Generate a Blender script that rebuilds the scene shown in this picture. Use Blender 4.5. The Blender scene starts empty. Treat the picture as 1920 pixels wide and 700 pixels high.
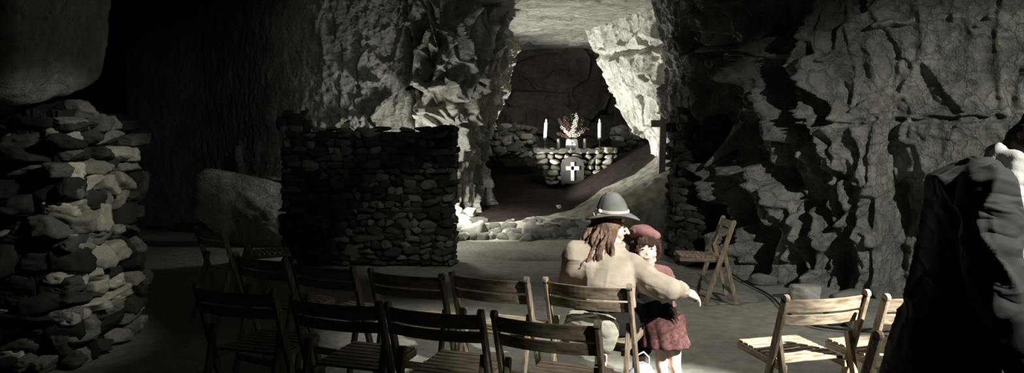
import bpy, bmesh, math, random
import numpy as np
from mathutils import Vector, Matrix

# ------------------------------------------------------------------ camera, world, lights
scene = bpy.context.scene
COL = scene.collection
F, HY, EYE = 1350.0, 265.0, 1.55          # focal length in px, horizon row, eye height
def at(px, py, d):                         # a point of the place at distance d straight ahead
    return Vector(((px - 960) * d / F, d, EYE - (py - HY) * d / F))

cam_data = bpy.data.cameras.new('camera')
cam = bpy.data.objects.new('camera', cam_data); COL.objects.link(cam)
cam.location = (0, 0, EYE); cam.rotation_euler = (math.pi / 2, 0, 0)
cam_data.sensor_width = 36; cam_data.lens = 36 * F / 1920
cam_data.shift_y = -(350 - HY) / 1920
cam_data.clip_start = 0.05; cam_data.clip_end = 100
scene.camera = cam

scene.view_settings.view_transform = 'Standard'
scene.view_settings.look = 'None'
scene.view_settings.gamma = 1
scene.view_settings.use_curve_mapping = False
scene.view_settings.exposure = 0.0

world = bpy.data.worlds.new('world'); scene.world = world; world.use_nodes = True
world.node_tree.nodes['Background'].inputs[0].default_value = (0.5, 0.52, 0.46, 1)
world.node_tree.nodes['Background'].inputs[1].default_value = 0.0

def spot(name, loc, target, power, angle, blend=0.4, size=0.05, color=(1, 0.97, 0.9)):
    l = bpy.data.lights.new(name, 'SPOT'); l.energy = power; l.spot_size = math.radians(angle)
    l.spot_blend = blend; l.shadow_soft_size = size; l.color = color
    o = bpy.data.objects.new(name, l); COL.objects.link(o); o.location = loc
    o.rotation_euler = (Vector(target) - Vector(loc)).to_track_quat('-Z', 'Y').to_euler()
    return o
def point(name, loc, power, size=0.05, color=(1, 0.97, 0.9)):
    l = bpy.data.lights.new(name, 'POINT'); l.energy = power; l.shadow_soft_size = size; l.color = color
    o = bpy.data.objects.new(name, l); COL.objects.link(o); o.location = loc
    return o
# spotlights hung from the cave roof, a floodlight behind the rubble wall, unseen fills added
spot('key_spot', (4.2, 1.0, 3.6), (4.1, 6.3, 0.65), 1150, 51, 0.9, 0.03, (1, 0.98, 0.92))
spot('chair_fill', (4.0, 1.2, 3.5), (1.78, 3.72, 0.72), 5500, 12, 0.8, 0.03, (1, 0.98, 0.92))  # unseen lamp added to brighten the slats of the right chair
spot('man_fill', (2.7, 0.6, 3.1), (1.50, 2.08, 1.45), 420, 22, 0.5, 0.04)  # separate unseen lamp added for the man, who is outside the key cone
spot('people_spot', (3.3, 1.0, 3.5), (0.76, 4.18, 0.80), 2500, 18.5, 0.75, 0.03)
spot('floor_spot', (0.3, 6.0, 3.9), (1.0, 5.4, 0), 260, 76, 0.9, 0.06)
spot('wall_fill', (0.6, 4.6, 3.9), (-1.15, 9.0, 0.25), 210, 22, 1.0, 0.05)  # unseen dim lamp added to lift the rubble wall out of black
spot('pier_spot', (0.5, 3.4, 3.2), (-3.15, 5.1, 1.0), 370, 28, 1.0, 0.04)
point('chapel_flood', (-1.15, 10.26, 1.32), 56, 0.12)
spot('left_fill', (0.6, 4.6, 3.9), (-3.2, 10.8, 2.0), 110, 34, 1.0, 0.05)  # unseen dim lamp added for the rock face on the left
spot('kerb_fill', (-1.05, 10.25, 1.55), (-0.35, 11.15, 0.38), 420, 54, 0.9, 0.03)  # unseen lamp added near the flood to whiten the left kerb stones
spot('altar_spot', (0.4, 11.6, 3.3), (1.05, 14.6, 1.1), 70, 46, 0.7, 0.03)
spot('back_fill', (0.9, 12.4, 3.2), (1.0, 17.2, 2.0), 120, 70, 0.9, 0.05)  # unseen lamp added to bring up the chapel back wall
spot('chapel_fill', (-0.10, 13.1, 0.85), (2.2, 12.9, 3.0), 560, 125, 0.6, 0.05)  # unseen uplight added to brighten the chapel roof and its right wall

# ------------------------------------------------------------------ noise
def _h(i, j, k, s):
    n = (i.astype(np.int64) * 374761393 + j.astype(np.int64) * 668265263 + k.astype(np.int64) * 2147483647 + s * 1274126177) & 0xFFFFFFFF
    n = ((n ^ (n >> 13)) * 1274126177) & 0xFFFFFFFF
    n = ((n ^ (n >> 16)) * 2246822519) & 0xFFFFFFFF
    n = n ^ (n >> 15)
    return (n & 0xFFFFFF) / float(0xFFFFFF)
def vnoise(p, s=0):
    f = np.floor(p); w = p - f; w = w * w * w * (w * (w * 6 - 15) + 10); f = f.astype(np.int64)
    r = 0
    for a in (0, 1):
        wx = w[:, 0] if a else 1 - w[:, 0]
        for b in (0, 1):
            wy = w[:, 1] if b else 1 - w[:, 1]
            for c in (0, 1):
                wz = w[:, 2] if c else 1 - w[:, 2]
                r = r + wx * wy * wz * _h(f[:, 0] + a, f[:, 1] + b, f[:, 2] + c, s)
    return r * 2 - 1
def fbm(p, s=0, o=4):
    r = 0; a = 1.0; t = 0
    for i in range(o):
        r = r + a * vnoise(p * (2.03 ** i) + i * 17.3, s + i); t += a; a *= 0.5
    return r / t
def worley(p, s=0):
    f = np.floor(p).astype(np.int64)
    n = len(p); f1 = np.full(n, 9.0); f2 = np.full(n, 9.0)
    ids = np.zeros((n, 3)); off = np.zeros((n, 3))
    for a in (-1, 0, 1):
        for b in (-1, 0, 1):
            for c in (-1, 0, 1):
                i, j, k = f[:, 0] + a, f[:, 1] + b, f[:, 2] + c
                q = np.stack([i + _h(i, j, k, s), j + _h(i, j, k, s + 1), k + _h(i, j, k, s + 2)], 1)
                d = q - p; dd = np.sqrt((d * d).sum(1))
                m = dd < f1
                f2 = np.where(m, f1, np.minimum(f2, dd)); f1 = np.where(m, dd, f1)
                r = np.stack([_h(i, j, k, s + 5), _h(i, j, k, s + 6), _h(i, j, k, s + 7)], 1)
                ids = np.where(m[:, None], r, ids); off = np.where(m[:, None], d, off)
    return f1, f2, ids, off
def sstep(a, b, x):
    t = np.clip((x - a) / (b - a), 0, 1); return t * t * (3 - 2 * t)
def fracture(p, sc, s, tilt=0.5):
    """faceted blocks: each Voronoi cell is a tilted plane, with a crack between the cells"""
    q = p * np.array(sc); q = q + 0.25 * np.stack([vnoise(q * 1.7, s + 20), vnoise(q * 1.7, s + 21), vnoise(q * 1.7, s + 22)], 1)
    f1, f2, ids, off = worley(q, s)
    h = (ids[:, 0] - 0.5) + tilt * ((ids - 0.5) * off).sum(1) * 2
    return h, sstep(0.0, 0.16, f2 - f1)

# ------------------------------------------------------------------ materials
def nt(m): return m.node_tree.nodes, m.node_tree.links
def new_mat(name, rough=0.85, spec=0.2):
    m = bpy.data.materials.new(name); m.use_nodes = True
    b = m.node_tree.nodes['Principled BSDF']
    b.inputs['Roughness'].default_value = rough; b.inputs['Specular IOR Level'].default_value = spec
    return m, b
def ramp(N, L, fac, c0, c1, p0=0.3, p1=0.7):
    r = N.new('ShaderNodeValToRGB'); e = r.color_ramp.elements
    e[0].position = p0; e[1].position = p1; e[0].color = (*c0, 1); e[1].color = (*c1, 1)
    L.new(fac, r.inputs[0]); return r
def rock_mat(name, c0, c1, scale=2.0, bump=0.5, stretch=(1, 1, 1), cracks=0.4, rough=0.9):
    m, b = new_mat(name, rough, 0.15); N, L = nt(m)
    g = N.new('ShaderNodeNewGeometry'); mp = N.new('ShaderNodeMapping'); mp.inputs['Scale'].default_value = stretch
    L.new(g.outputs['Position'], mp.inputs[0])
    n1 = N.new('ShaderNodeTexNoise'); n1.inputs['Scale'].default_value = scale; n1.inputs['Detail'].default_value = 8; n1.inputs['Roughness'].default_value = 0.65
    n2 = N.new('ShaderNodeTexNoise'); n2.inputs['Scale'].default_value = scale * 9; n2.inputs['Detail'].default_value = 6; n2.inputs['Roughness'].default_value = 0.7
    v = N.new('ShaderNodeTexVoronoi'); v.feature = 'DISTANCE_TO_EDGE'; v.inputs['Scale'].default_value = scale * 2.2
    for t in (n1, n2): L.new(mp.outputs[0], t.inputs['Vector'])
    ad = N.new('ShaderNodeVectorMath'); ad.operation = 'MULTIPLY_ADD'; L.new(n1.outputs['Color'], ad.inputs[0]); ad.inputs[1].default_value = (0.5, 0.5, 0.5); L.new(mp.outputs[0], ad.inputs[2])
    L.new(ad.outputs[0], v.inputs['Vector'])
    r1 = ramp(N, L, n1.outputs['Fac'], c0, c1, 0.32, 0.68)
    mx = N.new('ShaderNodeMix'); mx.data_type = 'RGBA'; mx.blend_type = 'MULTIPLY'; mx.inputs[0].default_value = 0.55
    r2 = ramp(N, L, n2.outputs['Fac'], (0.35, 0.35, 0.33), (1.2, 1.2, 1.15), 0.3, 0.65)
    L.new(r1.outputs[0], mx.inputs[6]); L.new(r2.outputs[0], mx.inputs[7]); L.new(mx.outputs[2], b.inputs['Base Color'])
    cr = N.new('ShaderNodeMapRange'); cr.inputs[1].default_value = 0; cr.inputs[2].default_value = 0.06; L.new(v.outputs['Distance'], cr.inputs[0])
    h1 = N.new('ShaderNodeMath'); h1.operation = 'MULTIPLY_ADD'; L.new(n2.outputs['Fac'], h1.inputs[0]); h1.inputs[1].default_value = 0.35
    cm = N.new('ShaderNodeMath'); cm.operation = 'MULTIPLY'; L.new(cr.outputs[0], cm.inputs[0]); cm.inputs[1].default_value = cracks * 0.3
    L.new(cm.outputs[0], h1.inputs[2])
    h2 = N.new('ShaderNodeMath'); h2.operation = 'ADD'; L.new(h1.outputs[0], h2.inputs[0]); L.new(n1.outputs['Fac'], h2.inputs[1])
    bp = N.new('ShaderNodeBump'); bp.inputs['Strength'].default_value = bump; bp.inputs['Distance'].default_value = 0.12 / scale * 2
    L.new(h2.outputs[0], bp.inputs['Height']); L.new(bp.outputs[0], b.inputs['Normal'])
    return m
def stone_mat(name, c0, c1, bump=0.5, scale=9):
    """per-stone tone from the 'tone' attribute"""
    m = rock_mat(name, (0.6, 0.6, 0.58), (1, 1, 0.97), scale, bump, cracks=0.2); N, L = nt(m); b = N['Principled BSDF']
    a = N.new('ShaderNodeAttribute'); a.attribute_name = 'tone'
    r = ramp(N, L, a.outputs['Fac'], c0, c1, 0.0, 1.0)
    old = b.inputs['Base Color'].links[0].from_socket
    mx = N.new('ShaderNodeMix'); mx.data_type = 'RGBA'; mx.blend_type = 'MULTIPLY'; mx.inputs[0].default_value = 1
    L.new(r.outputs[0], mx.inputs[6]); L.new(old, mx.inputs[7]); L.new(mx.outputs[2], b.inputs['Base Color'])
    return m
def wood_mat(name, c0, c1, sc=(2.5, 14, 14)):
    m, b = new_mat(name, 0.6, 0.3); N, L = nt(m)
    tc = N.new('ShaderNodeTexCoord'); mp = N.new('ShaderNodeMapping'); mp.inputs['Scale'].default_value = sc
    L.new(tc.outputs['Object'], mp.inputs[0])
    n = N.new('ShaderNodeTexNoise'); n.inputs['Scale'].default_value = 4; n.inputs['Detail'].default_value = 7; n.inputs['Distortion'].default_value = 0.4
    L.new(mp.outputs[0], n.inputs['Vector'])
    r = ramp(N, L, n.outputs['Fac'], c0, c1, 0.35, 0.65); L.new(r.outputs[0], b.inputs['Base Color'])
    bp = N.new('ShaderNodeBump'); bp.inputs['Strength'].default_value = 0.25; bp.inputs['Distance'].default_value = 0.004
    L.new(n.outputs['Fac'], bp.inputs['Height']); L.new(bp.outputs[0], b.inputs['Normal'])
    return m
def cloth_mat(name, c0, c1, scale=6, weave=220, rough=0.9, bump=0.3, crease=0.0):
    m, b = new_mat(name, rough, 0.15); N, L = nt(m)
    tc = N.new('ShaderNodeTexCoord')
    n = N.new('ShaderNodeTexNoise'); n.inputs['Scale'].default_value = scale; n.inputs['Detail'].default_value = 5
    n2 = N.new('ShaderNodeTexNoise'); n2.inputs['Scale'].default_value = weave; n2.inputs['Detail'].default_value = 2
    L.new(tc.outputs['Object'], n.inputs['Vector']); L.new(tc.outputs['Object'], n2.inputs['Vector'])
    r = ramp(N, L, n.outputs['Fac'], c0, c1); L.new(r.outputs[0], b.inputs['Base Color'])
    bp = N.new('ShaderNodeBump'); bp.inputs['Strength'].default_value = bump; bp.inputs['Distance'].default_value = 0.003
    L.new(n2.outputs['Fac'], bp.inputs['Height']); L.new(bp.outputs[0], b.inputs['Normal'])
    if crease:
        n3 = N.new('ShaderNodeTexNoise'); n3.inputs['Scale'].default_value = 6.5; n3.inputs['Detail'].default_value = 1.5; n3.inputs['Distortion'].default_value = 0.8
        mp = N.new('ShaderNodeMapping'); mp.inputs['Rotation'].default_value = (0, math.radians(35), 0); mp.inputs['Scale'].default_value = (0.55, 1, 1.9)
        L.new(tc.outputs['Object'], mp.inputs[0]); L.new(mp.outputs[0], n3.inputs['Vector'])
        sb_ = N.new('ShaderNodeMath'); sb_.operation = 'SUBTRACT'; L.new(n3.outputs['Fac'], sb_.inputs[0]); sb_.inputs[1].default_value = 0.5
        ab = N.new('ShaderNodeMath'); ab.operation = 'ABSOLUTE'; L.new(sb_.outputs[0], ab.inputs[0])
        pw_ = N.new('ShaderNodeMath'); pw_.operation = 'POWER'; L.new(ab.outputs[0], pw_.inputs[0]); pw_.inputs[1].default_value = 1.0
        b2 = N.new('ShaderNodeBump'); b2.inputs['Strength'].default_value = crease; b2.inputs['Distance'].default_value = 0.05
        L.new(pw_.outputs[0], b2.inputs['Height']); L.new(bp.outputs[0], b2.inputs['Normal']); L.new(b2.outputs[0], b.inputs['Normal'])
    return m
def flat_mat(name, c, rough=0.6, spec=0.3, metal=0.0):
    m, b = new_mat(name, rough, spec); b.inputs['Base Color'].default_value = (*c, 1); b.inputs['Metallic'].default_value = metal
    N, L = nt(m); n = N.new('ShaderNodeTexNoise'); n.inputs['Scale'].default_value = 30
    bp = N.new('ShaderNodeBump'); bp.inputs['Strength'].default_value = 0.08; L.new(n.outputs['Fac'], bp.inputs['Height']); L.new(bp.outputs[0], b.inputs['Normal'])
    return m

M = dict(
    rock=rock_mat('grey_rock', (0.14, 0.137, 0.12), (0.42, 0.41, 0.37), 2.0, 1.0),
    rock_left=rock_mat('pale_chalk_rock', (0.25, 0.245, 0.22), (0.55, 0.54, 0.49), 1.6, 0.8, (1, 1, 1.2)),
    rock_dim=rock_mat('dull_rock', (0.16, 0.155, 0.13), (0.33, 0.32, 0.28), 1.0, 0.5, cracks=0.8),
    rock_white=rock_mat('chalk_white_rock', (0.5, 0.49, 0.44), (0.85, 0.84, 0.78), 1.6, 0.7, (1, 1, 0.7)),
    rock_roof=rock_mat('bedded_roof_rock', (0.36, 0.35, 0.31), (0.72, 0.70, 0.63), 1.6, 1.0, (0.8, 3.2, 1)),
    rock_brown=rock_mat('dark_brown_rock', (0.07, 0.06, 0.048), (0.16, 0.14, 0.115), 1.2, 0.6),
    rubble=stone_mat('rubble_stone', (0.025, 0.022, 0.018), (0.32, 0.295, 0.245), 0.8, 14),
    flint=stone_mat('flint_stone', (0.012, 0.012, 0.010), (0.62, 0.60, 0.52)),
    altar_stone=stone_mat('altar_stone', (0.12, 0.115, 0.10), (0.60, 0.58, 0.52), 0.5, 12),
    kerb=stone_mat('kerb_stone', (0.13, 0.127, 0.115), (0.75, 0.74, 0.69), 0.6, 10),
    mortar=rock_mat('dark_mortar', (0.02, 0.019, 0.016), (0.05, 0.047, 0.04), 6, 0.8),
    floor=rock_mat('packed_earth_floor', (0.24, 0.235, 0.205), (0.33, 0.325, 0.285), 0.9, 0.25, cracks=0.0, rough=0.8),
    apron=rock_mat('pale_concrete', (0.30, 0.295, 0.26), (0.42, 0.41, 0.36), 2, 0.2, cracks=0.0),
    wood=wood_mat('worn_chair_wood', (0.16, 0.125, 0.085), (0.42, 0.35, 0.25)),
    wood_post=wood_mat('worn_chair_post_wood', (0.16, 0.125, 0.085), (0.40, 0.33, 0.235), (16, 16, 2)),
    wood_seat=wood_mat('worn_chair_rail_wood', (0.16, 0.125, 0.085), (0.40, 0.33, 0.235), (16, 2, 16)),
    wood_dark=wood_mat('dark_wood', (0.10, 0.092, 0.078), (0.19, 0.175, 0.15)),
    skin=flat_mat('skin', (0.72, 0.56, 0.47), 0.5, 0.3),
    hair=cloth_mat('brown_hair', (0.06, 0.04, 0.028), (0.22, 0.14, 0.10), 14, 90, 0.5, 0.6),
    hair_dark=cloth_mat('dark_brown_hair', (0.02, 0.013, 0.01), (0.06, 0.035, 0.027), 20, 90, 0.5, 0.6),
    tan=cloth_mat('tan_wool', (0.30, 0.255, 0.20), (0.46, 0.40, 0.32), 9, 160, crease=0.22),
    black=cloth_mat('black_cloth', (0.008, 0.008, 0.008), (0.016, 0.016, 0.016), 6),
    coat=cloth_mat('black_coat', (0.06, 0.06, 0.057), (0.10, 0.10, 0.094), 5, 200, 0.7, 0.08, crease=0.9),
    white_cloth=cloth_mat('white_cloth', (0.72, 0.71, 0.67), (0.85, 0.84, 0.80), 5, crease=0.5),
    hat=cloth_mat('grey_green_felt', (0.10, 0.105, 0.095), (0.19, 0.195, 0.175), 10, 150),
    band=cloth_mat('pale_cord', (0.5, 0.47, 0.4), (0.7, 0.66, 0.58), 60),
    red=cloth_mat('dull_red_knit', (0.04, 0.018, 0.018), (0.14, 0.066, 0.062), 45, 120, 0.9, 0.8),
    beret=cloth_mat('dusty_red_felt', (0.17, 0.085, 0.08), (0.28, 0.15, 0.14), 12, 160),
    olive=cloth_mat('olive_cloth', (0.30, 0.29, 0.23), (0.42, 0.41, 0.34), 8, crease=0.5),
    pale_blue=cloth_mat('pale_blue_cloth', (0.45, 0.50, 0.55), (0.65, 0.69, 0.72), 20),
    wax=flat_mat('white_wax', (0.85, 0.84, 0.8), 0.4),
    dull_wax=flat_mat('dull_wax', (0.30, 0.28, 0.22), 0.4),
    metal=flat_mat('dark_metal', (0.09, 0.085, 0.08), 0.4, 0.5, 0.8),
    steel=flat_mat('dull_steel', (0.3, 0.29, 0.27), 0.4, 0.5, 0.9),
    china=flat_mat('white_china', (0.85, 0.85, 0.82), 0.25, 0.5),
    slate=rock_mat('grey_slate', (0.06, 0.06, 0.055), (0.11, 0.107, 0.098), 6, 0.3, cracks=0.0),
    leaf=flat_mat('dark_green_leaf', (0.035, 0.05, 0.025), 0.5),
    petal=flat_mat('white_petal', (0.45, 0.43, 0.39), 0.6),
    petal_red=flat_mat('dull_red_petal', (0.07, 0.032, 0.030), 0.6),
    rubber=flat_mat('black_rubber', (0.015, 0.015, 0.015), 0.5),
    eye=flat_mat('dark_eye', (0.01, 0.008, 0.007), 0.2, 0.6),
    lip=flat_mat('lips', (0.36, 0.13, 0.12), 0.5),
)

# ------------------------------------------------------------------ object helpers
def link(o, parent=None):
    COL.objects.link(o)
    if parent is not None: o.parent = parent
    return o
def mesh_obj(name, v, f, mat, parent=None, smooth=True, tone=None):
    me = bpy.data.meshes.new(name); me.from_pydata([tuple(map(float, a)) for a in v], [], [tuple(map(int, a)) for a in f]); me.materials.append(mat)
    if smooth: me.polygons.foreach_set('use_smooth', [True] * len(me.polygons))
    if tone is not None:
        a = me.attributes.new('tone', 'FLOAT', 'POINT'); a.data.foreach_set('value', np.asarray(tone, dtype=np.float32))
    me.update(); return link(bpy.data.objects.new(name, me), parent)
def bm_obj(name, bm, mat, parent=None, smooth=False):
    me = bpy.data.meshes.new(name); bm.normal_update(); bm.to_mesh(me); bm.free(); me.materials.append(mat)
    if smooth: me.polygons.foreach_set('use_smooth', [True] * len(me.polygons))
    return link(bpy.data.objects.new(name, me), parent)
def tag(o, label, cat, group=None, kind=None):
    o['label'] = label; o['category'] = cat
    if group: o['group'] = group
    if kind: o['kind'] = kind
    return o
def thing(name, loc, label, cat, group=None, rz=0.0):
    o = bpy.data.objects.new(name, None); COL.objects.link(o); o.location = loc; o.rotation_euler = (0, 0, rz)
    o.empty_display_size = 0.1
    return tag(o, label, cat, group)
def structure(o): o['kind'] = 'structure'; return o
def copy_tree(root, loc, rz, label, group=None):
    r = root.copy(); COL.objects.link(r); r.location = loc; r.rotation_euler = (0, 0, rz); r['label'] = label
    if group: r['group'] = group
    for ch in root.children:
        c = ch.copy(); COL.objects.link(c); c.parent = r
        for g in ch.children:
            d = g.copy(); COL.objects.link(d); d.parent = c
    return r
def beam(bm, a, b, w, t, side=Vector((1, 0, 0)), round_end=0, bev=0.004):
    """a bevelled bar from a to b; w along 'side', t across"""
    a, b = Vector(a), Vector(b); ax = (b - a).normalized(); sd = (side - side.dot(ax) * ax).normalized(); up = ax.cross(sd)
    g = bmesh.ops.create_cube(bm, size=1)['verts']; Lh = (b - a).length
    for v in g:
        c = v.co.copy(); v.co = a + ax * (c.z + 0.5) * Lh + sd * c.x * w + up * c.y * t
    es = {e for v in g for e in v.link_edges}
    bmesh.ops.bevel(bm, geom=list(es), offset=bev, segments=2, affect='EDGES', profile=0.5)
def grid_faces(nu, nv):
    i, j = np.meshgrid(np.arange(nu - 1), np.arange(nv - 1), indexing='ij'); a = (i * nv + j).ravel()
    return np.stack([a, a + nv, a + nv + 1, a + 1], 1)
def interp_rows(ctrl, nu, nv):
    """ctrl[i][j] control points -> smooth grid, Catmull-Rom in both directions"""
    C = np.array([[tuple(p) for p in r] for r in ctrl], float)
    def cr(A, n):
        m = len(A); t = np.linspace(0, m - 1, n); i = np.clip(np.floor(t).astype(int), 0, m - 2); f = (t - i)
        f = f.reshape((-1,) + (1,) * (A.ndim - 1))
        g = lambda k: A[np.clip(i + k, 0, m - 1)]
        p0, p1, p2, p3 = g(-1), g(0), g(1), g(2)
        return 0.5 * (2 * p1 + (p2 - p0) * f + (2 * p0 - 5 * p1 + 4 * p2 - p3) * f ** 2 + (3 * p1 - p0 - 3 * p2 + p3) * f ** 3)
    A = cr(C, nu); A = np.swapaxes(cr(np.swapaxes(A, 0, 1), nv), 0, 1); return A
def grid_normals(G):
    du = np.gradient(G, axis=0); dv = np.gradient(G, axis=1); n = np.cross(du, dv)
    return n / np.maximum(np.linalg.norm(n, axis=2, keepdims=True), 1e-9)
def sheet(name, ctrl, nu, nv, disp, mat, flip=False, relax=1):
    """a rock face: control net, smooth grid, pushed along its normal by disp(points)"""
    G = interp_rows(ctrl, nu, nv); Nn = grid_normals(G)
    if flip: Nn = -Nn
    P = G.reshape(-1, 3); d = disp(P).reshape(-1, 1)
    V = (P + Nn.reshape(-1, 3) * d).reshape(G.shape)
    for _ in range(relax):
        W = V.copy(); W[1:-1] = 0.5 * V[1:-1] + 0.25 * (V[:-2] + V[2:]); V = W.copy(); V[:, 1:-1] = 0.5 * W[:, 1:-1] + 0.25 * (W[:, :-2] + W[:, 2:])
    V = V.reshape(-1, 3)
    Fc = grid_faces(nu, nv)
    if flip: Fc = Fc[:, ::-1]
    return mesh_obj(name, V, Fc, mat)
def strokes_field(P, strokes):
    """carved clefts: each stroke is a line of points, a half width and a depth (metres)"""
    X = 960 + P[:, 0] * F / P[:, 1]; Y = HY + (EYE - P[:, 2]) * F / P[:, 1]
    X = X + 9 * vnoise(np.stack([X / 40, Y / 40, Y * 0], 1), 90) + 3 * vnoise(np.stack([X / 9, Y / 25, Y * 0 + 8], 1), 92); Y = Y + 4 * vnoise(np.stack([X / 22, Y / 22, Y * 0 + 4], 1), 91)
    out = np.zeros(len(P))
    for pts, w, dep in strokes:
        best = np.full(len(P), 1e9)
        for (x0, y0), (x1, y1) in zip(pts[:-1], pts[1:]):
            dx, dy = x1 - x0, y1 - y0; t = np.clip(((X - x0) * dx + (Y - y0) * dy) / (dx * dx + dy * dy + 1e-9), 0, 1)
            best = np.minimum(best, np.hypot(X - x0 - t * dx, Y - y0 - t * dy))
        out = np.maximum(out, dep * (1 - sstep(w * 0.6, w * 1.3, best)))
    return out
_ico = {}
def ico(sub):
    if sub not in _ico:
        bm = bmesh.new(); bmesh.ops.create_icosphere(bm, subdivisions=sub, radius=1)
        bm.verts.ensure_lookup_table()
        _ico[sub] = (np.array([v.co[:] for v in bm.verts]), np.array([[v.index for v in f.verts] for f in bm.faces])); bm.free()
    return _ico[sub]
def stone(size, seed, sub=3, npl=11, p=14, rough=0.05):
    D, Fc = ico(sub); rs = np.random.RandomState(seed)
    n = rs.normal(size=(npl, 3)); n /= np.linalg.norm(n, axis=1, keepdims=True); h = rs.uniform(0.62, 1.0, npl)
    n = np.vstack([n, np.eye(3), -np.eye(3)]); h = np.append(h, rs.uniform(0.85, 1.05, 6))
    q = np.maximum(D @ n.T, 0) / h; r = (q ** p).sum(1) ** (-1 / p)
    r = r * (1 + rough * fbm(D * 3 + seed * 3.1, seed))
    return D * r[:, None] * np.array(size) / 2, Fc
class Pack:
    def __init__(s): s.v = []; s.f = []; s.t = []; s.n = 0
    def add(s, v, f, tone=0.5):
        s.v.append(np.asarray(v)); s.f.append(np.asarray(f) + s.n); s.n += len(v); s.t.append(np.full(len(v), tone))
    def obj(s, name, mat, parent=None, smooth=True):
        f = [tuple(r) for a in s.f for r in a]
        return mesh_obj(name, np.vstack(s.v), f, mat, parent, smooth, np.concatenate(s.t))

# ------------------------------------------------------------------ the cave itself
def floor_z(x, y): return 0.0
nu, nv = 200, 200
xs = np.linspace(-8, 8, nu); ys = np.linspace(-1.5, 14, nv)
X, Y = np.meshgrid(xs, ys, indexing='ij')
Pf = np.stack([X.ravel(), Y.ravel(), np.zeros(nu * nv)], 1)
Pf[:, 2] = 0.012 * fbm(Pf * 0.8, 3) - 0.012
structure(mesh_obj('floor', Pf, grid_faces(nu, nv), M['floor']))

# chapel ground: dark brown behind a slanting edge, pale before it, bank rising to the right
def chapel_z(x, y):
    x = np.asarray(x, float); y = np.asarray(y, float)
    base = 0.31 + (y - 11) * 0.1
    b = 0.5 * np.maximum(x - 1.0, 0)
    return base + b * sstep(10.4, 11.4, y)
nu, nv = 260, 260
xs = np.linspace(-3.2, 4.0, nu); ys = np.linspace(10.75, 18.5, nv)
X, Y = np.meshgrid(xs, ys, indexing='ij'); Xf, Yf = X.ravel(), Y.ravel()
Z = chapel_z(Xf, Yf)
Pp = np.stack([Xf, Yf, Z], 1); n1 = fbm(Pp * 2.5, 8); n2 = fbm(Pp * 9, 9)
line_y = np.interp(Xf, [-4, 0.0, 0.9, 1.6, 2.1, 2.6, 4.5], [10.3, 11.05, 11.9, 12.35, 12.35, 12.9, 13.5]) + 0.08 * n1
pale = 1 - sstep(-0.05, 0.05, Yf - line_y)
Pp[:, 2] += 0.02 * n1 + 0.014 * n2 * pale
edge = sstep(10.75, 11.0, Yf); Pp[:, 2] = Pp[:, 2] * edge - 0.05 * (1 - edge)
ground_mat, sb = new_mat('chapel_ground', 0.95, 0.1); N, L = nt(ground_mat)
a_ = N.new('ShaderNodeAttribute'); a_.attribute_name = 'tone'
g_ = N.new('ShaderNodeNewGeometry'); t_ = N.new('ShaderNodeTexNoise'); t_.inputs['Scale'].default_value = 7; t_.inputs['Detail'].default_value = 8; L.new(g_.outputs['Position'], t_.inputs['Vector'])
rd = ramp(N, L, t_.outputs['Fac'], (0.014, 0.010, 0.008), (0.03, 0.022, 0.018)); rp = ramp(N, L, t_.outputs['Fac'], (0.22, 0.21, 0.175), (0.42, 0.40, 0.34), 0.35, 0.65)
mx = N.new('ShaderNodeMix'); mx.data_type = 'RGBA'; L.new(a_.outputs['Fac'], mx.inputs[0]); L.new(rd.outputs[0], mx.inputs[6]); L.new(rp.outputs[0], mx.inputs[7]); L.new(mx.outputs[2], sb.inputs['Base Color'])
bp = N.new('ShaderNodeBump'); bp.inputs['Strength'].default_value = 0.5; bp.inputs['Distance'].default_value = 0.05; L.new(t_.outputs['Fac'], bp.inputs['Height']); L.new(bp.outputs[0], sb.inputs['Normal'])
structure(mesh_obj('floor_chapel', Pp, grid_faces(nu, nv), ground_mat, tone=pale))

# pale concrete apron in front of the kerb, with a curved outer edge
bm = bmesh.new(); top = []; n = 48
for i in range(n + 1):
    u = i / n; x = -1.25 + 2.9 * u; yo = 10.72 - 1.30 * math.sin(min(u / 0.5, 1) * math.pi / 2) ** 1.1 + 0.02 * math.sin(9 * u)
    top.append((x, yo, 11.0))
for x, y0, y1 in top:
    pass
rows = []
for x, y0, y1 in top:
    rows.append([bm.verts.new((x, y0 - 0.05, -0.02)), bm.verts.new((x, y0, 0.035)), bm.verts.new((x, (y0 + y1) / 2, 0.07)), bm.verts.new((x, y1, 0.10))])
for a, b in zip(rows[:-1], rows[1:]):
    for k in range(3): bm.faces.new((a[k], b[k], b[k + 1], a[k + 1]))
structure(bm_obj('trim_1', bm, M['apron'], smooth=True))

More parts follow.
